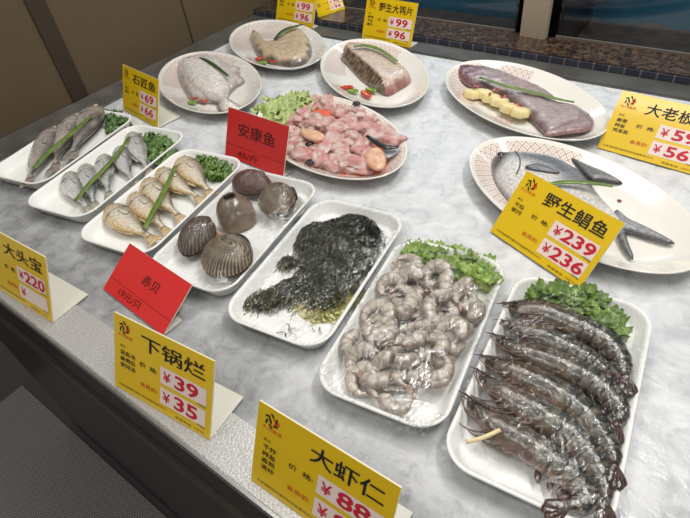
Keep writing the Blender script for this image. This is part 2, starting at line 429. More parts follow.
for tk, off, x0, x1 in ((t1k, o1, -1.14, -.46), (t2k, o2, -.345, 1.19)):
    # dark uneven bottom
    V = []; Fc = []; a, b = int((x1 - x0) / .01), 20
    for j in range(b + 1):
        for i in range(a + 1):
            x = x0 + (x1 - x0) * i / a; y = 1.238 + .25 * j / b
            V.append((x, y, TZ + .002 + max(0, .006 + .016 * (nz(x, y, 3, 9)) + .010 * nz(x, y, 5, 25)) * (1.1 if x0 > -.5 else .3) + (.022 * (j / b) if x0 > -.5 else 0)))
    Fc = [(j * (a + 1) + i, j * (a + 1) + i + 1, (j + 1) * (a + 1) + i + 1, (j + 1) * (a + 1) + i) for j in range(b) for i in range(a)]
    o = mesh('tank_bottom', V, Fc, mat('dark pebbly bottom', (36, 28, 21), .8, c2=(12, 10, 9), vscale=30, bump=.6), tk); o.location = off
o = tube('pipe', [Vector((-.325, 1.40, .45)), Vector((-.325, 1.40, .25)), Vector((-.325, 1.40, .045))], .022, mat('blue grey pipe', (70, 100, 116), .3), t2k); o.location = o2
for x0, x1 in ((-1.1, -.5), (-.3, .9)):
    l = area('tank_fill_light', ((x0 + x1) / 2, 1.36, .44), (x1 - x0, .06), 1.2, color=(.75, .92, 1))  # unseen bluish light added to brighten the tank interior
struct(box('trim_4', (-.431, 1.206, GZ), (-.373, 1.226, .6), mat('tan post', (168, 154, 134), .5)))
struct(box('wall_back', (-1.6, 1.5, FZ), (XR, 1.56, 1.4), mat('dark wall', (40, 38, 36), .6)))

# ------------------------------------------------------------------ price cards
CW, CH = .15, .097
def text_mesh(body, size, bold=0):
    cu = bpy.data.curves.new('t', 'FONT'); cu.body = body; cu.size = size; cu.offset = bold; cu.resolution_u = 3; cu.fill_mode = 'BOTH'
    o = bpy.data.objects.new('t', cu); COL.objects.link(o); bpy.context.view_layer.update()
    me = bpy.data.meshes.new_from_object(o.evaluated_get(bpy.context.evaluated_depsgraph_get()))
    bpy.data.objects.remove(o); return me
class Ink:
    def __init__(s): s.V = []; s.F = []
    def text(s, body, u, v, hgt, width=None, bold=0, sx=None):
        """lower left (u,v) in metres on the card, glyph height hgt, fitted to width"""
        me = text_mesh(body, 1, bold)
        if not me.vertices: return
        xs = [q.co.x for q in me.vertices]; ys = [q.co.y for q in me.vertices]
        x0, x1, y0, y1 = min(xs), max(xs), min(ys), max(ys); k = hgt / (y1 - y0); kx = width / (x1 - x0) if width else k
        b = len(s.V)
        for q in me.vertices: s.V.append((u + (q.co.x - x0) * kx, v + (q.co.y - y0) * k, 0))
        for p in me.polygons: s.F.append(tuple(b + i for i in p.vertices))
        bpy.data.meshes.remove(me)
    def rect(s, u0, v0, u1, v1):
        b = len(s.V); s.V += [(u0, v0, 0), (u1, v0, 0), (u1, v1, 0), (u0, v1, 0)]; s.F.append((b, b + 1, b + 2, b + 3))
    def dot(s, u, v, a, b_, rot=0, n=12):
        b = len(s.V)
        for k in range(n):
            t = 2 * math.pi * k / n; x, y = a * math.cos(t), b_ * math.sin(t)
            s.V.append((u + x * math.cos(rot) - y * math.sin(rot), v + x * math.sin(rot) + y * math.cos(rot), 0))
        s.F.append(tuple(range(b, b + n)))
    def build(s, name, m, parent, z):
        if not s.V: return
        return mesh(name, [(a, b, z) for a, b, c in s.V], s.F, m, parent, smooth=False)
def card_frame(name, x, y, z, yaw, lean, roll, label, group, w, h, face, foot_len=.056):
    """Empty at the bottom edge; children built in a tilted local frame: x along the card, y up the card, z towards the viewer"""
    t = empty(name, (x, y, z), 0, label, 'price card', group)
    cy, sy = math.cos(yaw), math.sin(yaw); ex = Vector((cy, sy, 0)); back = Vector((-sy, cy, 0))
    up = Vector((0, 0, 1)) * math.cos(lean) + back * math.sin(lean)
    e = ex * math.cos(roll) + up * math.sin(roll); u = -ex * math.sin(roll) + up * math.cos(roll); n = e.cross(u)
    t.matrix_world = Matrix(((e.x, u.x, n.x, x), (e.y, u.y, n.y, y), (e.z, u.z, n.z, z), (0, 0, 0, 1)))
    box('backing_panel', (0, .0005, -.0022), (w, h, -.0004), M['foot'], t)
    p = box('card_face', (0, 0, -.0004), (w, h, 0.0), face, t)
    if foot_len:
        # foot: flat on the table behind the panel, in world directions
        inv = t.matrix_world.to_3x3().inverted(); b_ = inv @ back; upz = inv @ Vector((0, 0, 1)); exl = inv @ ex
        o = Vector((0, 0, -.0022)); V = []
        for dz in (.0004, .0022):
            for a, b in ((0, 0), (w, 0), (w, foot_len), (0, foot_len)): V.append(o + exl * a + b_ * b + upz * dz)
        mesh('foot', V, [(3, 2, 1, 0), (4, 5, 6, 7), (0, 1, 5, 4), (1, 2, 6, 5), (2, 3, 7, 6), (3, 0, 4, 7)], M['foot'], t, smooth=False)
    return t
def yellow_card(x, y, z, yaw, lean, roll, title, p1, p2, notes, label, tu=.30, foot_len=.056, simple=False):
    t = card_frame('price_card', x, y, z, yaw, lean, roll, label, 'yellow price cards', CW, CH, M['yellow'], foot_len)
    tw = .93 - tu
    face = [c_ for c_ in t.children if c_.name.startswith('card_face')][0]
    def put(name, m, zz, fn):
        q = Ink(); fn(q); q.build(name, M[m], face, zz)
    put('title_lettering', 'ink', .0005, lambda q: q.text(title, CW * tu, CH * .70, CH * .20, CW * tw, bold=.012))
    for s, v in ((p1, .42), (p2, .15)):
        put('price_patch', 'patch', .0003, lambda q: q.rect(CW * .50, CH * (v - .025), CW * .95, CH * (v + .195)))
        put('currency_sign', 'redink', .0006, lambda q: q.text('¥', CW * .53, CH * (v + .02), CH * .13, CW * .075, bold=.012))
        if s: put('price_figures', 'redink', .0006, lambda q: q.text(s, CW * (.645 if len(s) < 3 else .62), CH * v, CH * .175, CW * (.115 * len(s) if len(s) < 3 else .32), bold=.024))
        put('unit_lettering', 'ink', .0006, lambda q: q.text('/500g', CW * .87, CH * (v - .045), CH * .03, CW * .08))
    put('caption_lettering', 'ink', .0005, lambda q: q.text('价  格:', CW * .28, CH * .47, CH * .065, CW * .19, bold=.008))
    put('caption_lettering', 'orangeink', .0005, lambda q: q.text('会员价:', CW * .29, CH * .21, CH * .06, CW * .18, bold=.012))
    def nt_(q):
        q.text('做法:', CW * .07, CH * .60, CH * .035, CW * .06)
        for i, s in enumerate(notes): q.text(s, CW * .07, CH * (.50 - i * .085), CH * .062, CW * .055 * len(s), bold=.012)
    put('note_lettering', 'ink', .0005, nt_)
    put('fine_print', 'ink', .0005, lambda q: q.text('大连海鲜超市服务热线监督电话12315', CW * .05, CH * .06, CH * .032, CW * .52))
    put('hotline_lettering', 'ink', .0005, lambda q: q.text('举报电话: 12315', CW * .66, CH * .035, CH * .032, CW * .28))
    def em(q):
        for a in range(6):
            th = a * 1.05 + .4; q.dot(CW * .115 + .0062 * math.cos(th), CH * .86 + .0062 * math.sin(th), .0033, .0011, th + .9)
        q.dot(CW * .105, CH * .86, .0012, .004, .5)
    put('emblem', 'ink', .0005, em)
    put('emblem_flame', 'orangeink', .0005, lambda q: (q.dot(CW * .155, CH * .875, .0042, .0018, -.5), q.dot(CW * .15, CH * .835, .002, .0028, .3)))
    put('emblem_lettering', 'orangeink', .0005, lambda q: q.text('大力渔港', CW * .045, CH * .735, CH * .045, CW * .16))
    return t
def red_card(x, y, z, yaw, lean, roll, w, h, title, price, label, foot_len=.05, pv=.1):
    t = card_frame('price_card', x, y, z, yaw, lean, roll, label, 'red price cards', w, h, M['red'], foot_len)
    dm = mat('dark red ink', (60, 10, 8), .6); tt = t; t = [c_ for c_ in t.children if c_.name.startswith('card_face')][0]
    k = Ink(); k.text(*title[:1], w * title[1], h * title[2], h * title[3], w * title[4], bold=.004); k.build('title_lettering', dm, t, .0005)
    k = Ink(); k.text(price, w * .22, h * pv, h * .14, w * .36); k.build('price_lettering', dm, t, .0005)
    k = Ink(); k.rect(0, h * .27, w, h * .276); k.build('crease_line', dm, t, .0005)
    return tt
yellow_card(-.7741, .0958, .001, .05, .4035, 0, '大头宝', '220', '', ['红烧', '清蒸'], 'yellow price card at left end of steel rim, priced 220 over a blank', foot_len=.056)
yellow_card(-.4635, .0900, .001, .0953, .4617, 0, '下锅烂', '39', '35', ['豆腐汤', '香煎烧', '家焖汤'], 'yellow price card on the steel rim priced 39 and 35')
yellow_card(-.2477, .0981, .001, .0232, .4336, 0, '大虾仁', '88', '85', ['干炸', '椒盐', '香煎', '清炒'], 'yellow price card in front of the peeled shrimp tray, cut by bottom of photo', tu=.42)
yellow_card(-1.0785, .5504, .001, -.1346, .3977, 0, '石匠鱼', '69', '66', ['红烧', '家焖'], 'yellow price card behind the leftmost fish trays priced 69 and 66')
yellow_card(-1.1159, 1.1139, .004, -.1007, .4, 0, '黄刺鱼', '99', '96', ['家焖', '红烧'], 'yellow price card on rear rim behind the farthest round-looking plate, beside the wall', foot_len=0.02)
yellow_card(-.8002, 1.0937, .004, -.0718, .3626, 0, '野生大鸨片', '99', '96', ['家焖', '干烧', '酱焖'], 'yellow price card on rear rim behind the thick fillet plate, priced 99 and 96', tu=.27, foot_len=.03)
yellow_card(-.1437, .8405, .001, -.1, .6642, 0, '大老板鱼', '59', '56', ['姜葱', '椒盐', '鸡豆腐'], 'yellow price card standing between squid plate and pomfret plate, priced 59 and 56')
yellow_card(-.2050, .5565, .0015, -.3552, .665, 0, '野生鲳鱼', '239', '236', ['干烧', '家焖'], 'yellow price card leaning against the pomfret plate, priced 239 and 236', foot_len=0.01)
tc_ = yellow_card(-.975, 1.140, .019, 1.2, .40, 0, '黑头鱼', '96', '94', ['清蒸', '家焖'], 'small distant yellow price card turned sideways on the granite ledge', foot_len=.03)
tc_.matrix_world = tc_.matrix_world @ Matrix.Scale(.58, 4)
red_card(-.7190, .5215, .001, -.0329, .43, 0, .1500, .0885, ('安康鱼', .2, .50, .27, .62), '45/斤', 'red price card between monkfish plate and clam tray', pv=.07, foot_len=.02)
red_card(-.6191, .1803, .001, -.0667, .9994, 0, .1457, .074, ('赤贝', .42, .50, .2, .26), '19元/只', 'red price card lying back in front of the clam tray', pv=.08, foot_len=.03)

# ------------------------------------------------------------------ trays
TW, TL = .150, .264
def rrect(w, l, r, n=8):
    out = []
    for cx, cy, a0 in ((w / 2 - r, l / 2 - r, 0), (-w / 2 + r, l / 2 - r, 90), (-w / 2 + r, -l / 2 + r, 180), (w / 2 - r, -l / 2 + r, 270)):
        for k in range(n + 1):
            a = math.radians(a0 + 90 * k / n); out.append((cx + r * math.cos(a), cy + r * math.sin(a)))
    return out
def tray_mesh(w, l, hgt):
    prof = [(.016, 0), (.012, .001), (.003, hgt - .005), (.0005, hgt - .0025), (0, hgt - .001), (.0012, hgt), (.0035, hgt - .0003), (.006, hgt - .003), (.012, .007), (.015, .005), (.020, .0042)]
    V = []; Fc = []
    for d, z in prof:
        V += [(x, y, z) for x, y in rrect(w - 2 * d, l - 2 * d, max(.004, .034 - d))]
    n = 36
    for i in range(len(prof) - 1):
        for k in range(n): Fc.append((i * n + k, i * n + (k + 1) % n, (i + 1) * n + (k + 1) % n, (i + 1) * n + k))
    Fc.append(tuple(range(n))[::-1]); Fc.append(tuple((len(prof) - 1) * n + k for k in range(n)))
    return V, Fc
trays = {}
def tray(key, x, y, th, label, w=TW, l=TL, h=.0235):
    t = empty('foam_tray', (x, y, 0), math.radians(th), label, 'foam tray', 'white foam trays in a row')
    V, Fc = tray_mesh(w, l, h); mesh('tray_body', V, Fc, M['tray'], t); t.location.z = .0
    trays[key] = (t, w, l, h, Matrix.Translation((x, y, 0)) @ Matrix.Rotation(math.radians(th), 4, 'Z'))
    return t
tray('prawn', -.0410, .3520, 6.3, 'white foam tray under whole dark prawns, rightmost of the row', w=.154, l=.276)
tray('meat', -.2030, .3464, 9, 'white film-wrapped foam tray heaped with peeled shrimp')
tray('weed', -.3641, .3640, 8.5, 'white film-wrapped foam tray holding the dark seaweed heap')
tray('clam', -.5260, .3680, 9, 'white film-wrapped foam tray holding the brown clams')
tray('croak', -.6880, .3610, 10, 'white foam tray under five golden-bellied small fish', l=.270)
tray('silver', -.8590, .3715, 11, 'white foam tray under five small silver fish', l=.282)
tray('grey', -1.0215, .3790, 12, 'white foam tray under three large grey fish, leftmost of the row')

def in_tray(key, u, v, z=0): return trays[key][4] @ Vector((u, v, z))

# ------------------------------------------------------------------ plates
def plate(x, y, deg, label, sector, lined=False):
    t = empty('oval_plate', (x, y, 0), math.radians(deg), label, 'plate', 'oval porcelain fish plates')
    A, B = .188, .108
    prof = [(.56, .0), (.60, .0), (.62, .004), (.80, .011), (.97, .0215), (1.0, .0245), (.995, .0262), (.975, .0255), (.966, .0249), (.960, .0245), (.954, .0241), (.90, .0205), (.84, .0168), (.78, .0132), (.72, .0100), (.66, .0080), (.60, .0072), (.55, .0070), (.5, .007), (.44, .007), (.38, .007), (.3, .007)]
    n = 96; V = []; cc = []; Fc = []; uv = []
    arc = [0]
    for j in range(n):
        t0, t1 = 2 * math.pi * j / n, 2 * math.pi * (j + 1) / n
        arc.append(arc[-1] + math.dist((A * math.cos(t0), B * math.sin(t0)), (A * math.cos(t1), B * math.sin(t1))) * .92)
    cells = round(arc[-1] / .0145)
    for i, (k, z) in enumerate(prof):
        for j in range(n):
            th = 2 * math.pi * j / n
            # inset by distance rather than scale, so that the rim keeps an even width
            a = A - (1 - k) * .118; b = B - (1 - k) * .118
            if k < .35: a, b = A * k, B * k * .7
            V.append((a * math.cos(th), b * math.sin(th), z))
            ang = (math.degrees(th)) % 360
            on = (i >= 8 and k < .952) and ((k > .54 and sector(ang, k)) if not lined else k > .70)
            if i >= 8 and not lined and .37 < k < .6 and (ang < 42 or ang > 318): on = True
            ln = 1 if (i >= 8 and k == .960 and lined) else 0
            cc.append((1 if on else 0, ln * .8, 0))
    for i in range(len(prof) - 1):
        for j in range(n):
            j2 = (j + 1) % n; Fc.append((i * n + j, i * n + j2, (i + 1) * n + j2, (i + 1) * n + j))
            v0, v1 = prof[i][0] * .118 / .0145, prof[i + 1][0] * .118 / .0145
            u0, u1 = arc[j] / arc[-1] * cells, arc[j + 1] / arc[-1] * cells
            uv.append(((u0, v0), (u1, v0), (u1, v1), (u0, v1)))
    Fc.append(tuple(range(n))[::-1]); uv.append([(0, 0)] * n)
    Fc.append(tuple((len(prof) - 1) * n + j for j in range(n))); uv.append([(0, 0)] * n)
    mesh('plate_body', V, Fc, M['plate'], t, cols=cc, uvs=uv)
    return t
all_round = lambda a, k: True
# ellipse local +x points to 155 deg (towards the wall and the back)
left_half = lambda a, k: a < 75 or a > 290 or 95 < a < 110
plate(-.9605, .7120, 155.3, 'oval white plate with pink lattice rim under the pale butterflied ray', left_half)
plate(-.9589, .9440, 154.2, 'oval white plate with pink lattice rim under the tan ray piece by the wall', left_half)
plate(-.6401, .9051, 142.4, 'oval white plate with pink lattice rim under the thick fillet', left_half)
plate(-.5680, .6462, 161.7, 'oval white plate with pink lattice rim under the monkfish pieces', all_round, True)
plate(-.3130, .9188, 153.1, 'oval white plate with pink lattice rim under the mauve squid', left_half)
plate(-.1277, .6637, 156.9, 'oval white plate with pink lattice rim under the silver pomfret', left_half)

# ------------------------------------------------------------------ generic food builders
BODY = [(0, .22), (.02, .42), (.07, .68), (.15, .88), (.26, .98), (.34, 1), (.46, .93), (.58, .76), (.70, .54), (.80, .34), (.88, .22), (.93, .2), (1, .2)]
def small_fish(head, tail, width, thick, z, label, cat, group, palette, side=1, parts=True):
    wd_ = head[0] * .01
    h = G(*head, .016); tl = G(*tail, .012); d = tl - h; L = d.length; rz = math.atan2(d.y, d.x)
    t = empty('whole_fish', (h.x, h.y, z), rz, label, cat, group)
    bend = random.uniform(-.03, .03) * L
    def cy(s): return bend * math.sin(s * math.pi)
    n, N = 34, 20; V = []; Fc = []; cc = []; Lb = L * .90
    for i in range(n + 1):
        s = i / n; r = interp(BODY, s); a = r * width / 2; b = thick * (.25 + .75 * r) * (1 - .35 * s)
        for k in range(N):
            th = 2 * math.pi * k / N; y = math.cos(th) * a; zz = math.sin(th)
            zz = (abs(zz) ** .85) * (1 if zz > 0 else -1) * b
            # gill cover ridge
            g = .0012 * math.exp(-((s - .255 - .03 * (1 - (y / (a + 1e-6)) ** 2)) / .012) ** 2) * (1 if zz > 0 else 0)
            V.append((s * Lb, cy(s) + y, thick + zz - g))
            q = .5 + .5 * side * math.cos(th)         # 0 back .. 1 belly
            c = lerp(palette[0], palette[1], (q - .12) / .3); c = lerp(c, palette[2], (q - .7) / .25)  # middle and belly tones brightened to paint in the wet highlights
            if s < .2: c = lerp(palette[3], c, (s - .05) / .16)
            if abs(s - .27 + .03 * (1 - math.cos(th) ** 2)) < .016: c = lerp(c, palette[0], .75)
            c = lerp(c, palette[2], max(0, nz(s * 6, th, wd_ * 90, 1)) * .7)
            cc.append(c)
    for i in range(n):
        for k in range(N): Fc.append((i * N + k, (i + 1) * N + k, (i + 1) * N + (k + 1) % N, i * N + (k + 1) % N))
    Fc.append(tuple(range(N))); Fc.append(tuple(n * N + k for k in range(N))[::-1])
    mesh('body', V, Fc, M['fish'], t, cols=cc)
    # eye
    ex, ey = Lb * .095, cy(.09) - side * width * .13; r0 = interp(BODY, .095)
    ez = thick + thick * (.25 + .75 * r0) * math.sqrt(max(0, 1 - (.26 / r0) ** 2)) ** .85 * (1 - .35 * .095) - .0002
    for nm, rr, mm, dz in (('eye_ring', width * .078, 'eyering', 0), ('eye', width * .05, 'eye', .0008)):
        VV, FF, _ = sweep([Vector((ex, ey, ez + dz + rr * .5 * q)) for q in (-.9, -.2, .4, .8, .98)], lambda s: ((rr * math.sqrt(max(.02, 1 - s ** 2.2))),) * 2, 10, up=Vector((0, 1, 0)))
        pe = mesh(nm, VV, FF, M[mm], t if nm == 'eye_ring' else pe)
    # tail fin
    def fin(name, poly, th_, zc, c):
        fc = lambda x, y, dd, hh: lerp(c, palette[1], .3 + .5 * nz(x * 3, y, 0, 400))
        return pillow(name, poly, zc, lambda x, y, dd: .0008 + th_ * min(1, dd / .004) + .0004 * math.sin(y * 1500), M['fish'], t, cell=.003, col=fc)
    tb = width * .11; x0 = Lb * .97
    fin('tail_fin', [(x0, cy(1) - tb), (L * .96, -width * .20), (L * 1.04, -width * .24), (L * 1.01, 0), (L * 1.04, width * .24), (L * .96, width * .20), (x0, cy(1) + tb)], .0008, thick * .75, palette[4])
    if parts:
        dy = side
        fin('dorsal_fin', [(Lb * .35, dy * width * .44), (Lb * .48, dy * width * .54), (Lb * .62, dy * width * .47), (Lb * .76, dy * width * .32), (Lb * .78, dy * width * .20), (Lb * .6, dy * width * .3), (Lb * .45, dy * width * .36)], .0008, thick * .8, palette[4])
        fin('pectoral_fin', [(Lb * .29, 0), (Lb * .34, -side * width * .10), (Lb * .46, -side * width * .16), (Lb * .47, -side * width * .06), (Lb * .36, side * width * .03)], .0004, thick * 1.90, palette[1])
    return t
def strip(name, pts, r, m, label, cat, flat=.35, group=None, n=24):
    o = tube(name, pts, r, m, None, n=n, N=10, flat=flat, taper=lambda s: .75 + .35 * math.sin(math.pi * min(1, s * 1.1 + .05)))
    return tag(o, label, cat, group)
def leaf_clump(name, poly, z0, hgt, label, c1, c2, n=26, size=.03, cat='leaf garnish', fine=1.0):
    """crumpled frilly leaves: several ruffled leaf sheets packed inside an outline"""
    cx_ = sum(p[0] for p in poly) / len(poly); cy_ = sum(p[1] for p in poly) / len(poly)
    V = []; Fc = []; cc = []
    def H_(x, y, d):
        k = 75 * fine
        r1 = 1 - abs(noise.noise(Vector((x * k, y * k, z0 * 99)))) * 2.6
        r2 = 1 - abs(noise.noise(Vector((x * k * 2.3, y * k * 2.3, 5)))) * 2.6
        return max(.0006, hgt * (.30 + .55 * r1 + .30 * r2) * min(1, .25 + d / .007) + hgt * .35)
    def Cc(x, y, d, h):
        k = 60 * fine; r1 = noise.noise(Vector((x * k, y * k, 7)))
        vein = math.exp(-(noise.noise(Vector((x * k * .8, y * k * .8, 11))) / .035) ** 2)
        c_ = lerp(c2, c1, .45 + 1.3 * r1 + .25 * nz(x, y, 0, 500))
        return lerp(c_, lerp(c1, K(226, 232, 190), .55), vein * .6)
    # frilly outline
    out = []
    m_ = len(poly)
    for i in range(m_):
        a, b = poly[i], poly[(i + 1) % m_]; L = max(2, int(math.dist(a, b) / .0028))
        for q in range(L):
            x = a[0] + (b[0] - a[0]) * q / L; y = a[1] + (b[1] - a[1]) * q / L
            d = Vector((x - cx_, y - cy_)); f = 1 + .0034 / max(.01, d.length) * (math.sin(x * 900 + y * 700) + .8 * math.sin(y * 1900 - x * 1300))
            out.append((cx_ + d.x * f, cy_ + d.y * f))
    o = pillow(name, out, z0, H_, M['leaf'], cell=.0021, col=Cc, smoothpoly=False, under=.0)
    me = o.data
    V = [v.co.copy() for v in me.vertices]; cols_ = [tuple(c.color[:3]) for c in me.color_attributes['Col'].data]; Fc = [tuple(p.vertices) for p in me.polygons]
    xs = [p[0] for p in poly]; ys = [p[1] for p in poly]; made = 0; tries = 0
    while made < n * 2 and tries < 4000:
        tries += 1
        x = random.uniform(min(xs), max(xs)); y = random.uniform(min(ys), max(ys))
        if not inside((x, y), poly): continue
        made += 1; S = size * random.uniform(.35, .7); az = random.uniform(0, 6.28); ph = random.uniform(0, 9); b0 = len(V)
        nu, nr = 16, 5; zc = z0 + hgt * random.uniform(.5, 1.15); lean_ = random.uniform(.1, 1.0)
        for i in range(nr + 1):
            rr = i / nr
            for k in range(nu + 1):
                a = -1.5 + 3.0 * k / nu; rad = S * .5 * rr * (1 + .08 * math.sin(a * 7 + ph))
                X, Y = rad * math.cos(a), rad * math.sin(a)
                Z = S * .30 * rr * rr * lean_ + S * .10 * rr * rr * math.sin(a * 8 + ph)
                V.append(Vector((x + X * math.cos(az) - Y * math.sin(az), y + X * math.sin(az) + Y * math.cos(az), max(z0, zc + Z))))
                cols_.append(lerp(c1, c2, rr * .7 + random.uniform(-.15, .25)))
        for i in range(nr):
            for k in range(nu):
                q = b0 + i * (nu + 1) + k; Fc.append((q, q + 1, q + nu + 2, q + nu + 1))
    bpy.data.objects.remove(o)
    o = mesh(name, V, Fc, M['leaf'], cols=cols_)
    return tag(o, label, cat)
def ell(cx, cy, a, b, rot=0, n=20, wob=0):
    out = []
    for k in range(n):
        t = 2 * math.pi * k / n; f = 1 + wob * math.sin(3 * t + cx * 900)
        x, y = a * math.cos(t) * f, b * math.sin(t) * f
        out.append((cx + x * math.cos(rot) - y * math.sin(rot), cy + x * math.sin(rot) + y * math.cos(rot)))
    return out
FLOOR_T = .0055

# ------------------------------------------------------------------ grey fish, tray at far left
GREY = [K(84, 80, 80), K(180, 172, 168), K(222, 210, 196), K(112, 104, 102), K(150, 138, 124)]
tray_fish = {'grey': [], 'silver': [], 'croak': []}
for hd, tl, wd, lab in (((57, 129), (28, 187), .052, 'large grey fish at the left end of its tray, nearest the camera'),
                        ((79, 116), (54, 173), .054, 'large grey fish in the middle of the three'),
                        ((96, 108), (72, 160), .065, 'large plump grey fish beside the green leaves')):
    tray_fish['grey'].append(small_fish(hd, tl, wd, .014, FLOOR_T, lab, 'fish', 'three grey fish on the leftmost tray', GREY, side=-1))
SILV = [K(92, 96, 98), K(206, 208, 206), K(244, 242, 234), K(156, 152, 132), K(176, 166, 140)]
for hd, tl, wd, lab in (((69, 174), (90, 212), .040, 'silver fish nearest the camera end of its tray, tail slightly golden'),
                        ((85, 166), (96, 208), .038, 'second silver fish from the camera end'),
                        ((104, 156), (110, 198), .038, 'third silver fish, middle of the five'),
                        ((120, 148), (134, 184), .036, 'fourth silver fish from the camera end'),
                        ((131, 134), (150, 174), .040, 'silver fish lying against the leaf garnish, farthest of five')):
    tray_fish['silver'].append(small_fish(hd, tl, wd, .011, FLOOR_T, lab, 'fish', 'five silver fish on the second tray', SILV, side=-1))
GOLD = [K(120, 108, 90), K(232, 224, 208), K(232, 200, 140), K(206, 166, 88), K(206, 168, 104)]
for hd, tl, wd, lab in (((110, 208), (155, 242), .047, 'golden-bellied fish nearest the red card'),
                        ((133, 196), (168, 234), .040, 'second golden-bellied fish from the camera end'),
                        ((147, 181), (182, 221), .043, 'third golden-bellied fish, under the scallion'),
                        ((160, 171), (202, 202), .040, 'fourth golden-bellied fish from the camera end'),
                        ((181, 160), (212, 196), .047, 'golden-bellied fish beside the leaf garnish')):
    tray_fish['croak'].append(small_fish(hd, tl, wd, .012, FLOOR_T, lab, 'fish', 'five golden fish on the third tray', GOLD, side=-1))
def gz(L): return [G(x, y, z) for x, y, z in L]
strip('scallion_stalk', gz([(34, 168, .034), (48, 153, .038), (66, 138, .037), (82, 124, .038), (92, 115, .036)]), .0058, M['scallion'], 'scallion stalk across the three grey fish', 'scallion')
strip('scallion_stalk', gz([(75, 201, .029), (90, 183, .031), (104, 169, .030), (118, 153, .031), (129, 137, .030)]), .0048, M['scallion'], 'scallion stalk across the silver fish', 'scallion')
strip('scallion_stalk', gz([(144, 229, .030), (154, 210, .031), (166, 187, .031), (175, 166, .031)]), .0048, M['scallion'], 'scallion stalk across the golden-bellied fish', 'scallion')
G1, G2 = K(70, 110, 34), K(50, 92, 28)
leaf_clump('leaf_garnish', PX([(104, 112), (113, 106), (124, 112), (129, 120), (120, 127), (110, 133), (104, 126)]), FLOOR_T, .012, 'dark green leaves at the end of the grey fish tray', K(50, 84, 36), K(78, 116, 54), 26, .028)
leaf_clump('leaf_garnish', PX([(140, 134), (152, 131), (168, 136), (174, 146), (168, 158), (154, 163), (148, 152)]), FLOOR_T, .012, 'green leaves at the end of the silver fish tray', K(104, 140, 66), K(70, 110, 46), 30, .028)
leaf_clump('leaf_garnish', PX([(194, 154), (204, 151), (222, 158), (233, 168), (226, 175), (210, 176), (204, 170)]), FLOOR_T, .012, 'green leaves at the end of the golden fish tray', K(112, 144, 62), K(74, 112, 42), 30, .028)

# ------------------------------------------------------------------ clams
def ark_shell(name, px, py, zc, rx, ry, rh, rot, label, c1, c2, ribs=24, tilt=0.0, smooth=False, parent=None, flesh=False):
    """two ribbed valves meeting at a rim; hinge at local +y"""
    c = G(px, py, zc); t = empty(name, c, rot, label, 'clam', 'clams on the fourth tray'); t.rotation_euler = (tilt, 0, rot)
    for nm, sgn in (('upper_valve', 1), ('lower_valve', -1)):
        V = []; Fc = []; cc = []; nr, na = 18, 480
        for i in range(nr + 1):
            r = i / nr
            for k in range(na):
                a = 2 * math.pi * k / na
                # ribs radiate from the hinge
                bx = rx * r * math.cos(a); by = ry * (r * math.sin(a) * (1 - .12 * math.cos(a) ** 2)) + ry * .35 * (1 - r)
                ang = math.atan2(bx, ry * 1.35 - by); rb = math.cos(ang * ribs * 5.6)
                z = rh * (1 - r ** 2.4) ** .75 if r < 1 else 0
                rdist = math.hypot(bx, ry - by) / (2 * ry)
                rib = (0 if smooth else .0007 * rb * min(1, 3 * rdist) )
                V.append((bx * (1 + .0), by, sgn * (z + .0012 + (rib if r < .999 else rib * .5)) ))
                g = .5 + .5 * rb if not smooth else .5 + .5 * math.sin(rdist * 30)
                grow = .5 + .5 * math.sin(rdist * 26)
                cc.append(lerp(lerp(c1, c2, g), c1, .45 * grow * (1 - .5 * r)))
        for i in range(nr):
            for k in range(na):
                q = (i * na + k, i * na + (k + 1) % na, (i + 1) * na + (k + 1) % na, (i + 1) * na + k); Fc.append(q if sgn < 0 else q[::-1])
        Fc = [f if True else f for f in Fc]
        # close the rim with an inner ring
        mesh(nm, V, Fc, M['shell'], t, cols=cc)
    VV, FF, _ = sweep([Vector((0, ry * .94, -rh * .3)), Vector((0, ry * .96, 0)), Vector((0, ry * .94, rh * .3))], lambda s: (rx * .3, rx * .10), 10, up=Vector((0, 1, 0)))
    mesh('hinge', VV, FF, mat('dark hinge', (36, 28, 24), .5), t)
    if flesh:
        mesh_f, ff, _ = sweep([Vector((-rx * .6, -ry * .3, 0)), Vector((-rx * .2, -ry * .75, 0)), Vector((rx * .3, -ry * .7, 0))], lambda s: (.008, .004), 8)
        mesh('flesh', mesh_f, ff, mat('orange flesh', (190, 130, 96), .3, coat=.5), t)
    return t
BR1, BR2 = K(36, 29, 24), K(170, 152, 126)
clams = []
clams.append(ark_shell('ark_clam', 197, 237, .026, .027, .037, .020, .35, 'small dark brown clam on the camera side of the domed shell', K(52, 42, 36), K(112, 96, 80), ribs=17, tilt=.12, flesh=True))
clams.append(ark_shell('ark_clam', 227, 257, .028, .041, .036, .022, -.05, 'ribbed brown clam nearest the camera in its tray', BR1, BR2, ribs=17, tilt=.18))
clams.append(ark_shell('ark_clam', 277, 200, .030, .038, .030, .020, -.6, 'ribbed clam with pale rim nearest the seaweed tray', BR1, K(158, 140, 116), ribs=17, tilt=.10))
clams.append(ark_shell('ark_clam', 252, 184, .024, .038, .026, .018, .1, 'dark clam at the back of its tray with reddish end', K(58, 42, 38), K(122, 84, 72), ribs=16, tilt=.1))
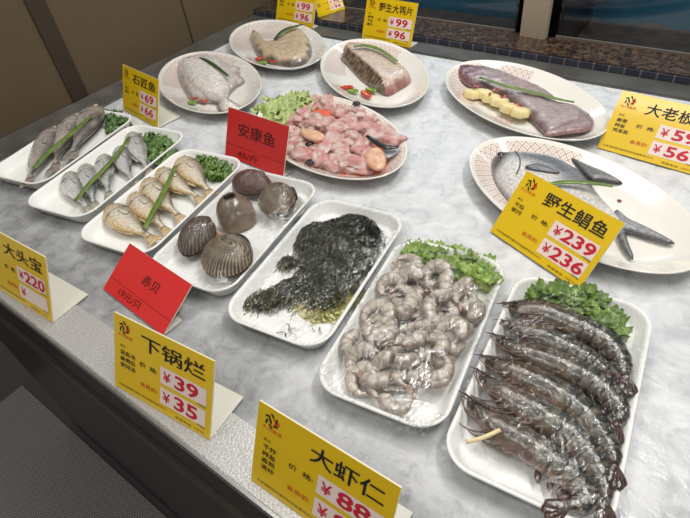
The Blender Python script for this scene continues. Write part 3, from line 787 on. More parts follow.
# empty pale shell half under the third clam
c = G(288, 207, .014); t = empty('shell_half', c, -.55, 'white-edged open shell half under the ribbed clam', 'shell')
V = []; Fc = []; nr, na = 8, 40
for i in range(nr + 1):
    for k in range(na):
        a = 2 * math.pi * k / na; r = i / nr; V.append((.034 * r * math.cos(a), .027 * r * math.sin(a), -.008 + .010 * r ** 2.2))
for i in range(nr):
    for k in range(na): Fc.append((i * na + k, i * na + (k + 1) % na, (i + 1) * na + (k + 1) % na, (i + 1) * na + k))
o = mesh('valve', V, Fc, [mat('pale shell inside', (214, 212, 206), .25, coat=.4)], t); sm = o.modifiers.new('s', 'SOLIDIFY'); sm.thickness = .0018
clams.append(t)
# domed smooth mollusc with a hole on its top
c = G(239, 222, .006); t = empty('domed_mollusc', (c.x, c.y, FLOOR_T), .2, 'smooth domed brown shell with a dark hole in its top', 'clam')
V = []; Fc = []; cc = []; prof = [(1.0, 0), (1.08, .2), (1.05, .42), (.95, .62), (.8, .78), (.62, .9), (.46, .98), (.36, 1.02), (.30, 1.0), (.27, .93), (.24, .8)]
for i, (r, z) in enumerate(prof):
    for k in range(36):
        a = 2 * math.pi * k / 36
        V.append((.026 * r * math.cos(a) * (1 + .07 * math.sin(2 * a + 1)) - z * .006, .029 * r * math.sin(a) + z * .002, z * .047))
        cc.append(lerp(K(88, 72, 56), K(122, 102, 80), .5 + nz(a, z * 2, 0, 1)) if i < 8 else K(28, 22, 18))
for i in range(len(prof) - 1):
    for k in range(36): Fc.append((i * 36 + k, i * 36 + (k + 1) % 36, (i + 1) * 36 + (k + 1) % 36, (i + 1) * 36 + k))
Fc.append(tuple((len(prof) - 1) * 36 + k for k in range(36))); Fc.append(tuple(range(36))[::-1])
mesh('shell', V, Fc, mat('smooth brown shell', attr=True, rough=.3, coat=.5, bump=.1), t, cols=cc)
clams.append(t)
c = G(216, 231, .022)
o = pillow('orange_flesh', ell(c.x, c.y, .010, .007, .4), .012, lambda x, y, d: .010 * min(1, (d / .006)) ** .5, mat('orange shellfish flesh', (188, 142, 112), .3, coat=.5), cell=.002)
tag(o, 'small orange lump of shellfish flesh between clams', 'shellfish flesh'); clams.append(o)

# ------------------------------------------------------------------ seaweed
def seaweed():
    blobs = [(320, 242, .034, .030), (342, 246, .050, .036), (352, 238, .040, .034), (326, 262, .036, .026), (336, 276, .034, .024), (310, 283, .026, .020), (290, 291, .022, .014), (268, 298, .018, .010), (255, 300, .012, .008), (287, 262, .012, .008), (325, 292, .026, .014), (355, 262, .026, .016)]
    B = [(G(x, y, .012), r, h) for x, y, r, h in blobs]
    def hh(x, y):
        m = 0
        for c_, r, h in B:
            d = math.hypot(x - c_.x, y - c_.y) / r
            if d < 1: m = max(m, h * math.sqrt(1 - d * d) ** 1.0)
        return m
    xs = [c_.x for c_, _, _ in B]; ys = [c_.y for c_, _, _ in B]
    x0, x1, y0, y1 = min(xs) - .05, max(xs) + .05, min(ys) - .05, max(ys) + .05
    V = []; Fc = []; cc = []; idx = {}; st = .0022
    nx_, ny_ = int((x1 - x0) / st), int((y1 - y0) / st)
    for j in range(ny_ + 1):
        for i in range(nx_ + 1):
            x, y = x0 + i * st, y0 + j * st; h = hh(x, y)
            if h > .001:
                idx[(i, j)] = len(V); V.append((x, y, FLOOR_T + max(.0005, h + .004 * nz(x, y, 2, 160) + .002 * nz(x, y, 3, 400)))); cc.append(lerp(K(14, 18, 12), K(42, 44, 22), random.random()))
    for (i, j) in idx:
        q = [(i, j), (i + 1, j), (i + 1, j + 1), (i, j + 1)]
        if all(k in idx for k in q): Fc.append(tuple(idx[k] for k in q))
    def strand(x, y, z, L, col, w=.0009, rise=.4):
        az = random.uniform(0, 6.28); b = len(V); n = 5; curl = random.uniform(-1.6, 1.6)
        for k in range(n + 1):
            s = k / n; a = az + curl * s
            x += math.cos(a) * L / n; y += math.sin(a) * L / n
            zz = max(FLOOR_T + .0004, z + rise * L * math.sin(s * math.pi) * .5)
            nx2, ny2 = -math.sin(a) * w * (1 - .7 * s), math.cos(a) * w * (1 - .7 * s)
            V.append((x + nx2, y + ny2, zz)); V.append((x - nx2, y - ny2, zz + w * .6)); cc.append(col); cc.append(col)
            z2 = FLOOR_T + hh(x, y); z += (z2 - z) * .5
        for k in range(n): Fc.append((b + 2 * k, b + 2 * k + 1, b + 2 * k + 3, b + 2 * k + 2))
    made = 0
    while made < 5200:
        x, y = random.uniform(x0, x1), random.uniform(y0, y1); h = hh(x, y)
        if h < .002: continue
        made += 1; low = max(0, 1 - h / .012)
        c_ = lerp(K(18, 22, 14), K(54, 58, 30), random.random() ** 2)
        if random.random() < low * .45: c_ = K(96, 96, 30)
        strand(x, y, FLOOR_T + h, random.uniform(.006, .013), c_)
    e = [G(318, 312, .008), G(300, 300, .008), G(335, 306, .008), G(352, 292, .008)]
    for k in range(520):
        c_ = random.choice(e); strand(c_.x + random.gauss(0, .011), c_.y + random.gauss(0, .009), FLOOR_T + .002, random.uniform(.006, .014), lerp(K(60, 64, 20), K(150, 146, 50), random.random()), w=.0008, rise=.25)
    for px, py in ((377, 232), (383, 240), (290, 258), (250, 291), (252, 303), (262, 307), (372, 252), (287, 330), (380, 212)):
        c_ = G(px, py, .01)
        for k in range(5): strand(c_.x, c_.y, FLOOR_T + .001, .013, K(40, 46, 20))
    o = mesh('seaweed_heap', V, Fc, M['weed'], cols=cc)
    return tag(o, 'heap of dark green shredded seaweed on a foam tray', 'seaweed', kind='stuff')
weed = seaweed()
c = G(312, 300, .006)
V2 = pillow('seaweed_liquid', ell(c.x + .006, c.y + .012, .052, .040, .3, wob=.12), FLOOR_T + .0002, lambda x, y, d: .0006, mat('olive juice', (214, 212, 150), .12, coat=.6, c2=(196, 190, 96), vscale=30), cell=.006)
tag(V2, 'yellow-green seaweed juice pooled on the tray', 'juice')

# ------------------------------------------------------------------ peeled shrimp
def shrimp_proto(seed, curl):
    rnd = random.Random(seed); R0 = .0180; V = []; path = []
    n = 30
    for i in range(n + 1):
        s = i / n; a = -curl / 2 + curl * s; r = R0 * (1 - .25 * s)
        path.append(Vector((r * math.cos(a), r * math.sin(a), .003 * math.sin(s * 5 + seed))))
    def prof(s):
        k = interp([(0, .45), (.06, .85), (.2, 1), (.45, .92), (.7, .66), (.86, .4), (.93, .28), (1, .22)], s)
        seg = 1 + .07 * abs(math.sin(s * math.pi * 6.5)) ** .6
        return (.0098 * k * seg, .0088 * k * seg)
    V, Fc, Pm = sweep(path, prof, 12)
    cc = []
    for s, th in Pm:
        seg = abs(math.sin(s * math.pi * 6.5)); c_ = lerp(K(168, 144, 122), K(208, 202, 190), seg * 1.5)
        c_ = lerp(c_, K(140, 130, 128), max(0, .55 * math.cos(th - math.pi * 0)) * .5)
        if math.cos(th) > .85 or math.cos(th) < -.85 and False: c_ = lerp(c_, K(128, 104, 92), .55)
        cc.append(c_)
    return V, Fc, cc
protos = []
for q, curl in enumerate((4.4, 3.6, 2.7, 3.9)):
    t = empty('peeled_shrimp', (0, 0, 0), 0, 'x', 'peeled shrimp', 'peeled raw shrimp on the film-wrapped tray')
    V, Fc, cc = shrimp_proto(q, curl); mesh('body', V, Fc, M['meat'], t, cols=cc)
    # two small tail flaps
    a = curl / 2; ex, ey = .0180 * .75 * math.cos(a), .0180 * .75 * math.sin(a); d = Vector((-math.sin(a), math.cos(a)))
    for sg in (-1, 1):
        nn = Vector((d.y, -d.x)) * sg
        pl = [(ex, ey), (ex + d.x * .005 + nn.x * .003, ey + d.y * .005 + nn.y * .003), (ex + d.x * .010 + nn.x * .0045, ey + d.y * .010 + nn.y * .0045), (ex + d.x * .009, ey + d.y * .009)]
        pillow('tail_flap', pl, -.001, lambda x, y, dd: .001 + .3 * dd, M['meat'], t, cell=.002, col=lambda x, y, dd, h: K(176, 150, 134))
    protos.append(t)
poly = [(-.052, -.105), (.022, -.110), (.052, -.092), (.058, -.02), (.060, .055), (.035, .075), (-.055, .085), (-.062, .02)]
spots = []; rnd = random.Random(5)
for r_ in range(9):
    for c_i in range(5):
        u = -.050 + .025 * c_i + (.012 if r_ % 2 else 0) + rnd.uniform(-.004, .004); v = -.104 + .0225 * r_ + rnd.uniform(-.004, .004)
        if abs(u) < (.042 if v < -.09 else .052) and v < .088 - max(0, u) * .5: spots.append((u, v, 0))
up_ = []
for r_ in range(7):
    for c_i in range(3):
        u = -.033 + .031 * c_i + (.010 if r_ % 2 else 0) + rnd.uniform(-.006, .006); v = -.084 + .025 * r_ + rnd.uniform(-.006, .006)
        up_.append((u, v, 1))
meat = []
wu = {0: 'at the red-card side', 1: 'beside the prawns'}
for i, (u, v, lv) in enumerate(spots + up_):
    o = protos[i % 4] if i < 4 else copy_tree(protos[i % 4])
    c = in_tray('meat', u, v, FLOOR_T + .0100 + lv * .0120)
    c.z += max(0, abs(u) - .038) * .7 + max(0, abs(v) - .10) * .7
    k_ = rnd.uniform(.84, 1.0); o.scale = (k_, k_, k_); o.location = c; o.rotation_euler = (rnd.uniform(-.25, .25) + (.3 if lv else 0) * rnd.choice((-1, 1)), rnd.uniform(-.2, .2), rnd.uniform(0, 6.28))
    o['label'] = 'raw peeled grey-pink shrimp curled in the film-wrapped heap'
    meat.append(o)
lg = leaf_clump('lettuce_garnish', PX([(400, 250), (408, 240), (425, 240), (452, 244), (480, 254), (498, 268), (497, 284), (486, 286), (470, 276), (440, 268), (415, 262)], .02), FLOOR_T, .016, 'bright frilly lettuce at the end of the peeled shrimp tray', K(172, 196, 98), K(108, 148, 46), 40, .034)
meat.append(lg)

# ------------------------------------------------------------------ whole prawns
def prawn(pts, r, z, label, tint, rsc=1.0, lift=0):
    P = [G(x, y, .02) for x, y in pts]; c0 = P[0].copy()
    for q in P: q.z = 0
    t = empty('whole_prawn', (c0.x, c0.y, z), 0, label, 'prawn', 'six whole prawns on the tray')
    n = 66; path = spline([Vector((q.x - c0.x, q.y - c0.y, r * .85 + lift * (i / (len(P) - 1) * 0 + 1))) for i, q in enumerate(P)], n)
    for i_, q_ in enumerate(path): q_.z += .006 * max(0, (i_ / (n - 1) - .75) / .25) ** 2
    tot = sum((path[i + 1] - path[i]).length for i in range(n - 1))
    prof0 = [(0, .10), (.03, .30), (.08, .55), (.16, .85), (.27, 1), (.38, 1), (.5, .97), (.62, .88), (.74, .74), (.84, .56), (.90, .44), (.94, .30), (1, .22)]
    def prof(s):
        k = interp(prof0, s)
        if s > .38:
            ph = ((s - .38) / .085) % 1.0; k *= .93 + .13 * ph if s < .9 else 1
        return (r * 1.08 * k, r * .85 * k)
    V, Fc, Pm = sweep(path, prof, 18)
    dk, md, lt = K(34, 32, 30), K(74, 74, 64), tint
    cc = []
    for s, th in Pm:
        q = .5 - .5 * math.cos(th)           # 0 belly side .. 1 back side
        c_ = lerp(md, dk, (q - .4) / .5); c_ = lerp(lt, c_, q / .25 + .25)
        if s > .38:
            ph = ((s - .38) / .085) % 1.0
            if ph > .8: c_ = lerp(c_, K(20, 18, 17), .8)
            elif ph < .3: c_ = lerp(c_, K(150, 142, 120), .35)
        else:
            c_ = lerp(c_, K(104, 78, 62), .35 + .5 * nz(s * 9, th, r * 900, 1))
        if s > .88: c_ = lerp(c_, K(62, 34, 26), .6)
        cc.append(c_)
    mesh('body', V, Fc, M['prawn'], t, cols=cc)
    def at(s):
        i = s * (n - 1); j = min(int(i), n - 2); p = path[j].lerp(path[j + 1], i - j); tt = (path[j + 1] - path[j]).normalized(); sd = tt.cross(Vector((0, 0, 1))).normalized()
        return p, tt, sd
    # tail fan
    p, tt, sd = at(1.0)
    for a in (-.34, -.12, .10, .30):
        d = (tt + sd * a).normalized(); L = .027 * (1 if abs(a) < .3 else .85); e = d.cross(Vector((0, 0, 1)))
        b = p - tt * .006
        pl = [b + e * .002, b + d * L * .5 + e * .0050, b + d * L * .9 + e * .0042, b + d * L, b + d * L * .9 - e * .0035, b + d * L * .5 - e * .0045, b - e * .002]
        pillow('tail_flap', [(q.x, q.y) for q in pl], p.z - .004 + a * .004 + .003, lambda x, y, dd: .0012 + .25 * min(dd, .004), M['prawn'], t, cell=.003, col=lambda x, y, dd, h: lerp(K(92, 58, 46), K(44, 36, 34), dd / .003))
    # rostrum
    p, tt, sd = at(.02)
    tube('rostrum', [p + tt * .02 - sd * r * .5 + Vector((0, 0, r * .4)), p - tt * .002 - sd * r * .25 + Vector((0, 0, r * .3)), p - tt * .016 - sd * .001 + Vector((0, 0, r * .3))], .0026, mat('rostrum', (60, 46, 38), .35), t, n=12, taper=lambda s: 1.05 - s)
    # eye
    p, tt, sd = at(.05)
    for sg in (.2, .75):
        q = p + Vector((0, 0, r * (.75 if sg == .2 else .35))) + sd * r * .3 * sg
        VV, FF, _ = sweep([q + Vector((0, 0, .0026 * k)) for k in (-1, -.6, 0, .6, 1)], lambda s: (.0027 * math.sqrt(max(.03, 1 - (2 * s - 1) ** 2)),) * 2, 10, up=Vector((0, 1, 0)))
        mesh('eye', VV, FF, M['eye'], t)
    # walking legs and swimmerets on the belly side (local +side)
    for k in range(5):
        s = .17 + .045 * k; p, tt, sd = at(s); b = p + sd * r * .75 + Vector((0, 0, r * .25)); rn = random.uniform(.8, 1.2)
        tube('walking_leg', [b, b - tt * .012 * rn + sd * .008 - Vector((0, 0, .001)), b - tt * .026 * rn + sd * .010 - Vector((0, 0, .003)), b - tt * .036 * rn + sd * .006 - Vector((0, 0, .005))], .0011, M['prawn_leg'], t, n=10, N=6, taper=lambda s: 1.1 - .7 * s)
    for k in range(5):
        s = .42 + .085 * k; p, tt, sd = at(s); rr = prof(s)[0]; b = p + sd * rr * .85
        d = (tt * .5 + sd * .9).normalized(); e = d.cross(Vector((0, 0, 1)))
        pl = [b + e * .002, b + d * .007 + e * .003, b + d * .013, b + d * .007 - e * .003, b - e * .002]
        pillow('swimmeret', [(q.x, q.y) for q in pl], p.z - rr * .35, lambda x, y, dd: .0012 + .3 * min(dd, .003), M['prawn_leg'], t, cell=.0025)
    for a in (-.4, .3):
        p, tt, sd = at(.03); b = p + Vector((0, 0, r * .4)); L = random.uniform(.03, .045)
        tube('antenna', [b, b - tt * .010 + sd * a * .008, b + tt * L * .2 + sd * (.010 + .012 * abs(a)) + Vector((0, 0, .004)), b + tt * L * .8 + sd * (.010 + .008 * a) + Vector((0, 0, .003))], .0006, M['antenna'], t, n=22, N=5)
    return t
def q2(L): return [(440 + x / 2.008, 260 + y / 2.008) for x, y in L]
prawns = [
    prawn(q2([(132, 95), (200, 103), (270, 130), (330, 160), (364, 200), (372, 245)]), .0160, FLOOR_T, 'dark prawn lying against the lettuce, farthest of the six', K(120, 88, 66)),
    prawn(q2([(128, 128), (200, 150), (270, 180), (318, 208), (338, 232)]), .0140, FLOOR_T, 'dark blue-grey prawn second from the lettuce, half covered', K(104, 96, 90)),
    prawn(q2([(108, 158), (170, 185), (240, 210), (300, 238), (342, 272), (362, 305), (352, 340)]), .0155, FLOOR_T, 'dark prawn third from the lettuce, tail curling back', K(124, 96, 78)),
    prawn(q2([(86, 202), (150, 225), (220, 260), (280, 300), (322, 350), (344, 388), (348, 425)]), .0162, FLOOR_T, 'olive and brown prawn fourth from the lettuce', K(150, 100, 52)),
    prawn(q2([(76, 232), (130, 270), (200, 310), (260, 348), (305, 400), (328, 450), (330, 502)]), .0162, FLOOR_T, 'dark grey prawn fifth from the lettuce', K(140, 92, 72)),
    prawn(q2([(50, 280), (110, 330), (180, 372), (240, 412), (280, 450), (285, 485), (245, 500)]), .0155, FLOOR_T, 'dark prawn nearest the camera, tail turned back under', K(156, 108, 86)),
]
pg = leaf_clump('lettuce_garnish', PX([(526, 296), (532, 290), (548, 286), (575, 289), (600, 298), (620, 314), (630, 330), (622, 338), (606, 328), (580, 312), (548, 300)], .02), FLOOR_T, .018, 'frilly green lettuce behind the whole prawns', K(146, 172, 88), K(74, 114, 42), 34, .044, fine=.7)
st = tube('pale_straw', gz([(466, 442, .034), (482, 438, .036), (500, 430, .036)]), .0022, M['straw'], n=10)
tag(st, 'short pale straw lying over the nearest prawn', 'straw')

# ------------------------------------------------------------------ plate foods
def bank(kinds):  # colour by noise between list of colours
    return lambda x, y, d, h: lerp(kinds[0], kinds[1], .5 + .9 * nz(x, y, 0, 60))
def chili(x, y, rot, m, rx=.011, ry=.005, z=.012, label='', hollow=False):
    c = G(x, y, z)
    t = empty('chili_slice', (c.x, c.y, z - .001), rot, label, 'chili slice', 'chili slices on the plates')
    n, N = 22, 8; V = []; Fc = []; rx *= 1.15; ry *= 1.15; rt = .0024
    for i in range(n):
        a = 2 * math.pi * i / n
        for k in range(N):
            b = 2 * math.pi * k / N; e = 1 + 0 * a
            V.append(((rx - rt + rt * math.cos(b)) * math.cos(a), (ry - rt + rt * math.cos(b)) * math.sin(a), rt + rt * 1.1 * math.sin(b) + .0015 * math.cos(a)))
    for i in range(n):
        for k in range(N): Fc.append((i * N + k, ((i + 1) % n) * N + k, ((i + 1) % n) * N + (k + 1) % N, i * N + (k + 1) % N))
    mesh('skin_ring', V, Fc, m, t)
    pillow('core', ell(0, 0, rx - rt, ry - rt), .0006, lambda X, Y, d: .0016 + .2 * min(d, .004), M['chili_core'] if m is M['chili_r'] else M['chili_pale'], t, cell=.002)
    return t
# P1 pale ray
fsc = lambda L, ox, oy, k: [(ox + x / k, oy + y / k) for x, y in L]
def fish_cols(center, pale, edge, w): return lambda x, y, d, h: lerp(edge, pale, (d + .004 * nz(x, y, 0, 120)) / w)
t = empty('butterflied_ray', G(208, 85, .01), 0, 'pale grey butterflied ray with a scallion strip on it', 'fish')
def under(parent, *objs):
    for o in objs:
        o.parent = parent; o.location = -parent.location
PLZ = .0085
a = pillow('side_fins', PX(fsc([(104, 196), (135, 182), (235, 165), (300, 205), (352, 222), (345, 245), (362, 270), (330, 290), (300, 330), (350, 368), (320, 382), (262, 378), (250, 352), (200, 350), (152, 335), (112, 262)], 150, 10, 3.833), .014), PLZ, lambda x, y, d: .004 + .012 * (1 - math.exp(-d / .010)), M['flesh'], col=lambda x, y, d, h: lerp(K(150, 136, 132), K(222, 212, 206), d / .016 + .3 * nz(x, y, 0, 90)))
b = pillow('body', PX(fsc([(112, 205), (150, 188), (210, 178), (262, 195), (300, 235), (305, 280), (296, 330), (335, 364), (305, 378), (270, 372), (255, 342), (205, 325), (160, 290), (125, 245)], 150, 10, 3.833), .024), PLZ + .008, lambda x, y, d: .003 + .020 * (1 - math.exp(-d / .014)) + .0012 * nz(x, y, 0, 120), M['flesh'], col=lambda x, y, d, h: lerp(K(214, 204, 198), K(244, 238, 232), d / .012 + .4 * nz(x, y, 0, 70)))
under(t, a, b)
ray1 = t
strip('scallion_stalk', gz([(188, 57.5, .030), (203, 59, .038), (217, 67, .040), (228, 76, .036)]), .0045, M['scallion_dark'], 'dark scallion strip on the pale ray', 'scallion', n=20)
chili(197, 98, .3, M['chili_r'], .013, .007, .014, 'red chili slice beside the pale ray'); chili(204, 101, -.3, M['chili_r'], .010, .007, .013, 'second red chili slice beside the pale ray'); chili(192, 103, .2, M['chili_g'], .010, .006, .013, 'green chili slice beside the pale ray')
# P2 tan ray piece
t = empty('ray_piece', G(285, 45, .01), 0, 'tan ray piece with grey edge on the farthest plate', 'fish')
a = pillow('body', PX(fsc([(384, 97), (398, 78), (420, 88), (442, 116), (468, 122), (500, 98), (522, 72), (560, 66), (600, 92), (620, 148), (600, 188), (548, 205), (500, 200), (440, 188), (408, 160)], 150, 10, 3.833), .017), PLZ, lambda x, y, d: .005 + .017 * (1 - math.exp(-d / .010)) + .001 * nz(x, y, 0, 90), M['flesh'], col=lambda x, y, d, h: lerp(K(96, 84, 76), K(214, 192, 162), (d - .002) / .010 + .8 * nz(x, y, 0, 38)))
under(t, a); ray2 = t
strip('scallion_stalk', gz([(275, 39, .034), (283, 31, .038), (293, 27, .038), (302, 24.5, .034)]), .0062, M['scallion_dark'], 'dark scallion strip on the tan ray piece', 'scallion', n=20)
chili(259, 59, .3, M['chili_r'], .009, .007, .014, 'red chili slice beside the tan ray piece'); chili(272, 61, -.2, M['chili_r'], .016, .007, .013, 'long red chili slice beside the tan ray piece'); chili(263, 63, .2, M['chili_g'], .011, .006, .013, 'green chili slice beside the tan ray piece')
# P3 thick fillet
t = empty('fish_fillet', G(370, 70, .01), 0, 'thick pink-beige fish fillet with brown skin side', 'fish')
ridge = PX(fsc([(203, 93), (260, 140), (330, 200), (380, 250), (408, 318)], 310, 30, 5.31), .036)
out3 = PX(fsc([(163, 132), (180, 108), (205, 92), (285, 98), (372, 115), (460, 172), (526, 236), (532, 262), (470, 302), (408, 330), (335, 292), (270, 248), (205, 178)], 310, 30, 5.31), .017)
def rd(x, y): return min(segd((x, y), ridge[i], ridge[i + 1]) for i in range(4))
def sidept(x, y):
    k = min(range(4), key=lambda i: segd((x, y), ridge[i], ridge[i + 1])); a_, b_ = ridge[k], ridge[k + 1]
    return (b_[0] - a_[0]) * (y - a_[1]) - (b_[1] - a_[1]) * (x - a_[0])
a = pillow('flesh', out3, PLZ, lambda x, y, d: (.006 + .023 * (1 - math.exp(-d / .006))) if sidept(x, y) > 0 else max(.004, .026 - 1.0 * rd(x, y)), M['flesh'], cell=.0035, col=lambda x, y, d, h: (lerp(K(150, 84, 80), K(218, 196, 180), d / .009 + .8 * nz(x, y, 0, 50)) if sidept(x, y) > 0 else lerp(K(78, 62, 52), K(142, 120, 100), .5 + 1.3 * nz(x, y, 0, 110))))
under(t, a); fil = t
strip('scallion_stalk', gz([(354, 46.5, .045), (366, 45.5, .046), (381, 50, .046), (397, 61, .044)]), .0050, M['scallion'], 'green scallion strip on the thick fillet', 'scallion', n=20)
chili(347, 88, .2, M['chili_r'], .014, .006, .014, 'red chili slice at the left end before the fillet'); chili(366, 94.5, -.5, M['chili_r'], .018, .007, .013, 'long red chili slice before the fillet'); chili(353, 91.5, .1, M['chili_g'], .012, .006, .014, 'green chili slice between the red ones before the fillet'); chili(371, 90.5, -.2, M['chili_g'], .014, .006, .013, 'green chili slice beside the long red one')
# P5 squid
t = empty('whole_squid', G(520, 100, .01), 0, 'flattened mauve-grey squid with a scallion strip across', 'squid')
cc5 = lambda x, y, d, h: lerp(lerp(K(112, 88, 92), K(176, 160, 160), d / .014 - .1 + .9 * nz(x, y, 0, 40)), K(120, 70, 78), max(0, min(1, (-.405 - x) / .05)))
a = pillow('mantle', PX(fsc([(64, 70), (110, 62), (200, 70), (280, 95), (400, 145), (458, 178), (482, 210), (560, 228), (622, 272), (610, 308), (540, 322), (440, 336), (416, 320), (370, 275), (300, 218), (220, 172), (160, 152), (110, 132), (75, 100)], 440, 50, 4.06), .018), PLZ + .003, lambda x, y, d: .004 + .013 * (1 - math.exp(-d / .010)) + .0015 * nz(x, y, 0, 60), M['flesh'], col=cc5)
b = pillow('fin', PX(fsc([(470, 205), (556, 224), (626, 274), (606, 312), (520, 326), (440, 336), (430, 320), (500, 290), (520, 250)], 440, 50, 4.06), .026), PLZ + .010, lambda x, y, d: .003 + .006 * (1 - math.exp(-d / .006)), M['flesh'], col=lambda x, y, d, h: lerp(K(150, 108, 104), K(160, 140, 140), d / .008 + .5 * nz(x, y, 0, 70)))
under(t, a, b); squid = t
strip('scallion_stalk', gz([(480, 77.5, .032), (505, 85.5, .036), (535, 93, .034), (560, 99.5, .032), (574, 102, .028)]), .0042, M['scallion'], 'long scallion strip across the mauve squid', 'scallion', n=24)
for i, (x, y) in enumerate([(131, 166), (175, 168), (205, 188), (238, 206), (280, 236), (322, 256)]):
    c = G(440 + x / 4.06, 50 + y / 4.06, .022)
    o = pillow('yellow_slice', [(c.x + a_, c.y + b_) for a_, b_ in ((-.022, .004), (-.012, .017), (.004, .020), (.017, .012), (.020, -.006), (.008, -.016), (-.010, -.014))], .012 + .0016 * i, lambda X, Y, d: .002 + (.010 + .35 * (X - c.x) * 0 - .30 * (Y - c.y)) * (1 - math.exp(-d / .0018)), M['garlic'], cell=.0025, smoothpoly=False)
    tag(o, ['pale yellow slice at the head end of the squid', 'second pale yellow slice from the squid head end', 'third pale yellow slice along the squid', 'fourth pale yellow slice along the squid', 'fifth pale yellow slice along the squid', 'largest pale yellow slice nearest the squid tail'][i], 'vegetable slice', 'pale yellow slices beside the squid')
for i, (x, y) in enumerate([(140, 145), (153, 147), (222, 160), (234, 163), (202, 180), (252, 192), (262, 186), (312, 218), (322, 228)]):
    c = G(440 + x / 4.06, 50 + y / 4.06, .030)
    o = pillow('goji_berry', ell(c.x, c.y, .0048, .0030, .5 * i), .0295, lambda X, Y, d: .003 * min(1, d / .0015) ** .5, M['goji'], cell=.0016)
    tag(o, 'dark red goji berry scattered on the pale yellow slices', 'goji berry', 'goji berries on the yellow slices')
# P6 pomfret
t = empty('pomfret', G(560, 190, .01), 0, 'whole silver pomfret with dark head and forked tail', 'fish')
f6 = lambda L, z=.024: PX(fsc(L, 460, 130, 3), z)
o6 = [(98, 78), (110, 60), (150, 52), (215, 55), (285, 66), (345, 95), (385, 130), (420, 175), (455, 215), (490, 252), (492, 275), (465, 275), (430, 290), (370, 315), (290, 300), (220, 255), (160, 205), (120, 155), (102, 115)]
hp = G(460 + 100 / 3, 130 + 85 / 3, .024); tp = G(460 + 490 / 3, 130 + 265 / 3, .024); ax_ = (tp - hp); ax_.z = 0; La = ax_.length; ax_.normalize(); ay_ = Vector((-ax_.y, ax_.x, 0))
def c6(x, y, d, h):
    v = Vector((x, y, 0)) - Vector((hp.x, hp.y, 0)); s = v.dot(ax_) / La; q = v.dot(ay_) / .06
    c_ = lerp(K(224, 220, 218), K(110, 118, 130), (q - .05 + .25 * nz(x, y, 0, 50)) / .5)
    if s < .13: c_ = lerp(K(56, 54, 56), c_, (s - .05 + .04 * q) / .07)
    return lerp(K(120, 122, 128), c_, .3 + d / .006)
a = pillow('body', f6(o6), PLZ, lambda x, y, d: .005 + .022 * (1 - math.exp(-d / .018)), M['fish'], cell=.004, col=c6)
b = pillow('tail_fin', f6([(470, 235), (510, 262), (560, 285), (640, 328), (635, 336), (570, 318), (510, 300), (500, 310), (522, 372), (516, 380), (490, 345), (468, 300), (455, 275)], .018), PLZ + .005, lambda x, y, d: .002 + .005 * (1 - math.exp(-d / .004)), M['fish'], cell=.003, col=lambda x, y, d, h: lerp(K(84, 86, 90), K(150, 152, 156), d / .008 + .4 * nz(x, y, 0, 200)))
c_f = pillow('dorsal_fin', f6([(335, 82), (385, 103), (440, 125), (486, 152), (480, 158), (430, 148), (395, 145), (365, 118)], .018), PLZ + .006, lambda x, y, d: .002 + .005 * (1 - math.exp(-d / .004)), M['fish'], cell=.003, col=lambda x, y, d, h: lerp(K(66, 64, 66), K(112, 112, 116), d / .006 + .4 * nz(x, y, 0, 200)))
d_f = pillow('pectoral_fin', f6([(196, 108), (230, 100), (270, 112), (300, 126), (285, 130), (240, 124), (205, 116)], .036), PLZ + .0265, lambda x, y, d: .001 + .004 * (1 - math.exp(-d / .003)), M['fish'], cell=.003, col=lambda x, y, d, h: lerp(K(70, 70, 76), K(120, 124, 130), d / .005))
ec = G(460 + 122 / 3, 130 + 70 / 3, .026)
e_f = pillow('eye', ell(ec.x, ec.y, .0055, .0055), PLZ + .016, lambda x, y, d: .004 * min(1, d / .004) ** .5, M['eye'], cell=.002)
g_f = tube('gill_line', [G(460 + x / 3, 130 + y / 3, .0335) for x, y in ((165, 62), (178, 80), (180, 104), (170, 130))], .0010, mat('grey gill skin', (92, 92, 98), .4), n=14, N=6)  # thin grey line along the gill cover edge
under(t, a, b, c_f, d_f, e_f, g_f); pom = t
strip('scallion_stalk', gz([(548, 184, .040), (566, 182, .042), (590, 183, .042), (612, 186, .036)]), .0042, M['scallion'], 'scallion stalk lying across the pomfret above its price card', 'scallion', n=20)
gj = G(620, 199, .012); o = pillow('red_crumb', ell(gj.x, gj.y, .003, .002), .0085, lambda X, Y, d: .0015, M['goji'], cell=.0015); tag(o, 'tiny red crumb on the pomfret plate', 'crumb')

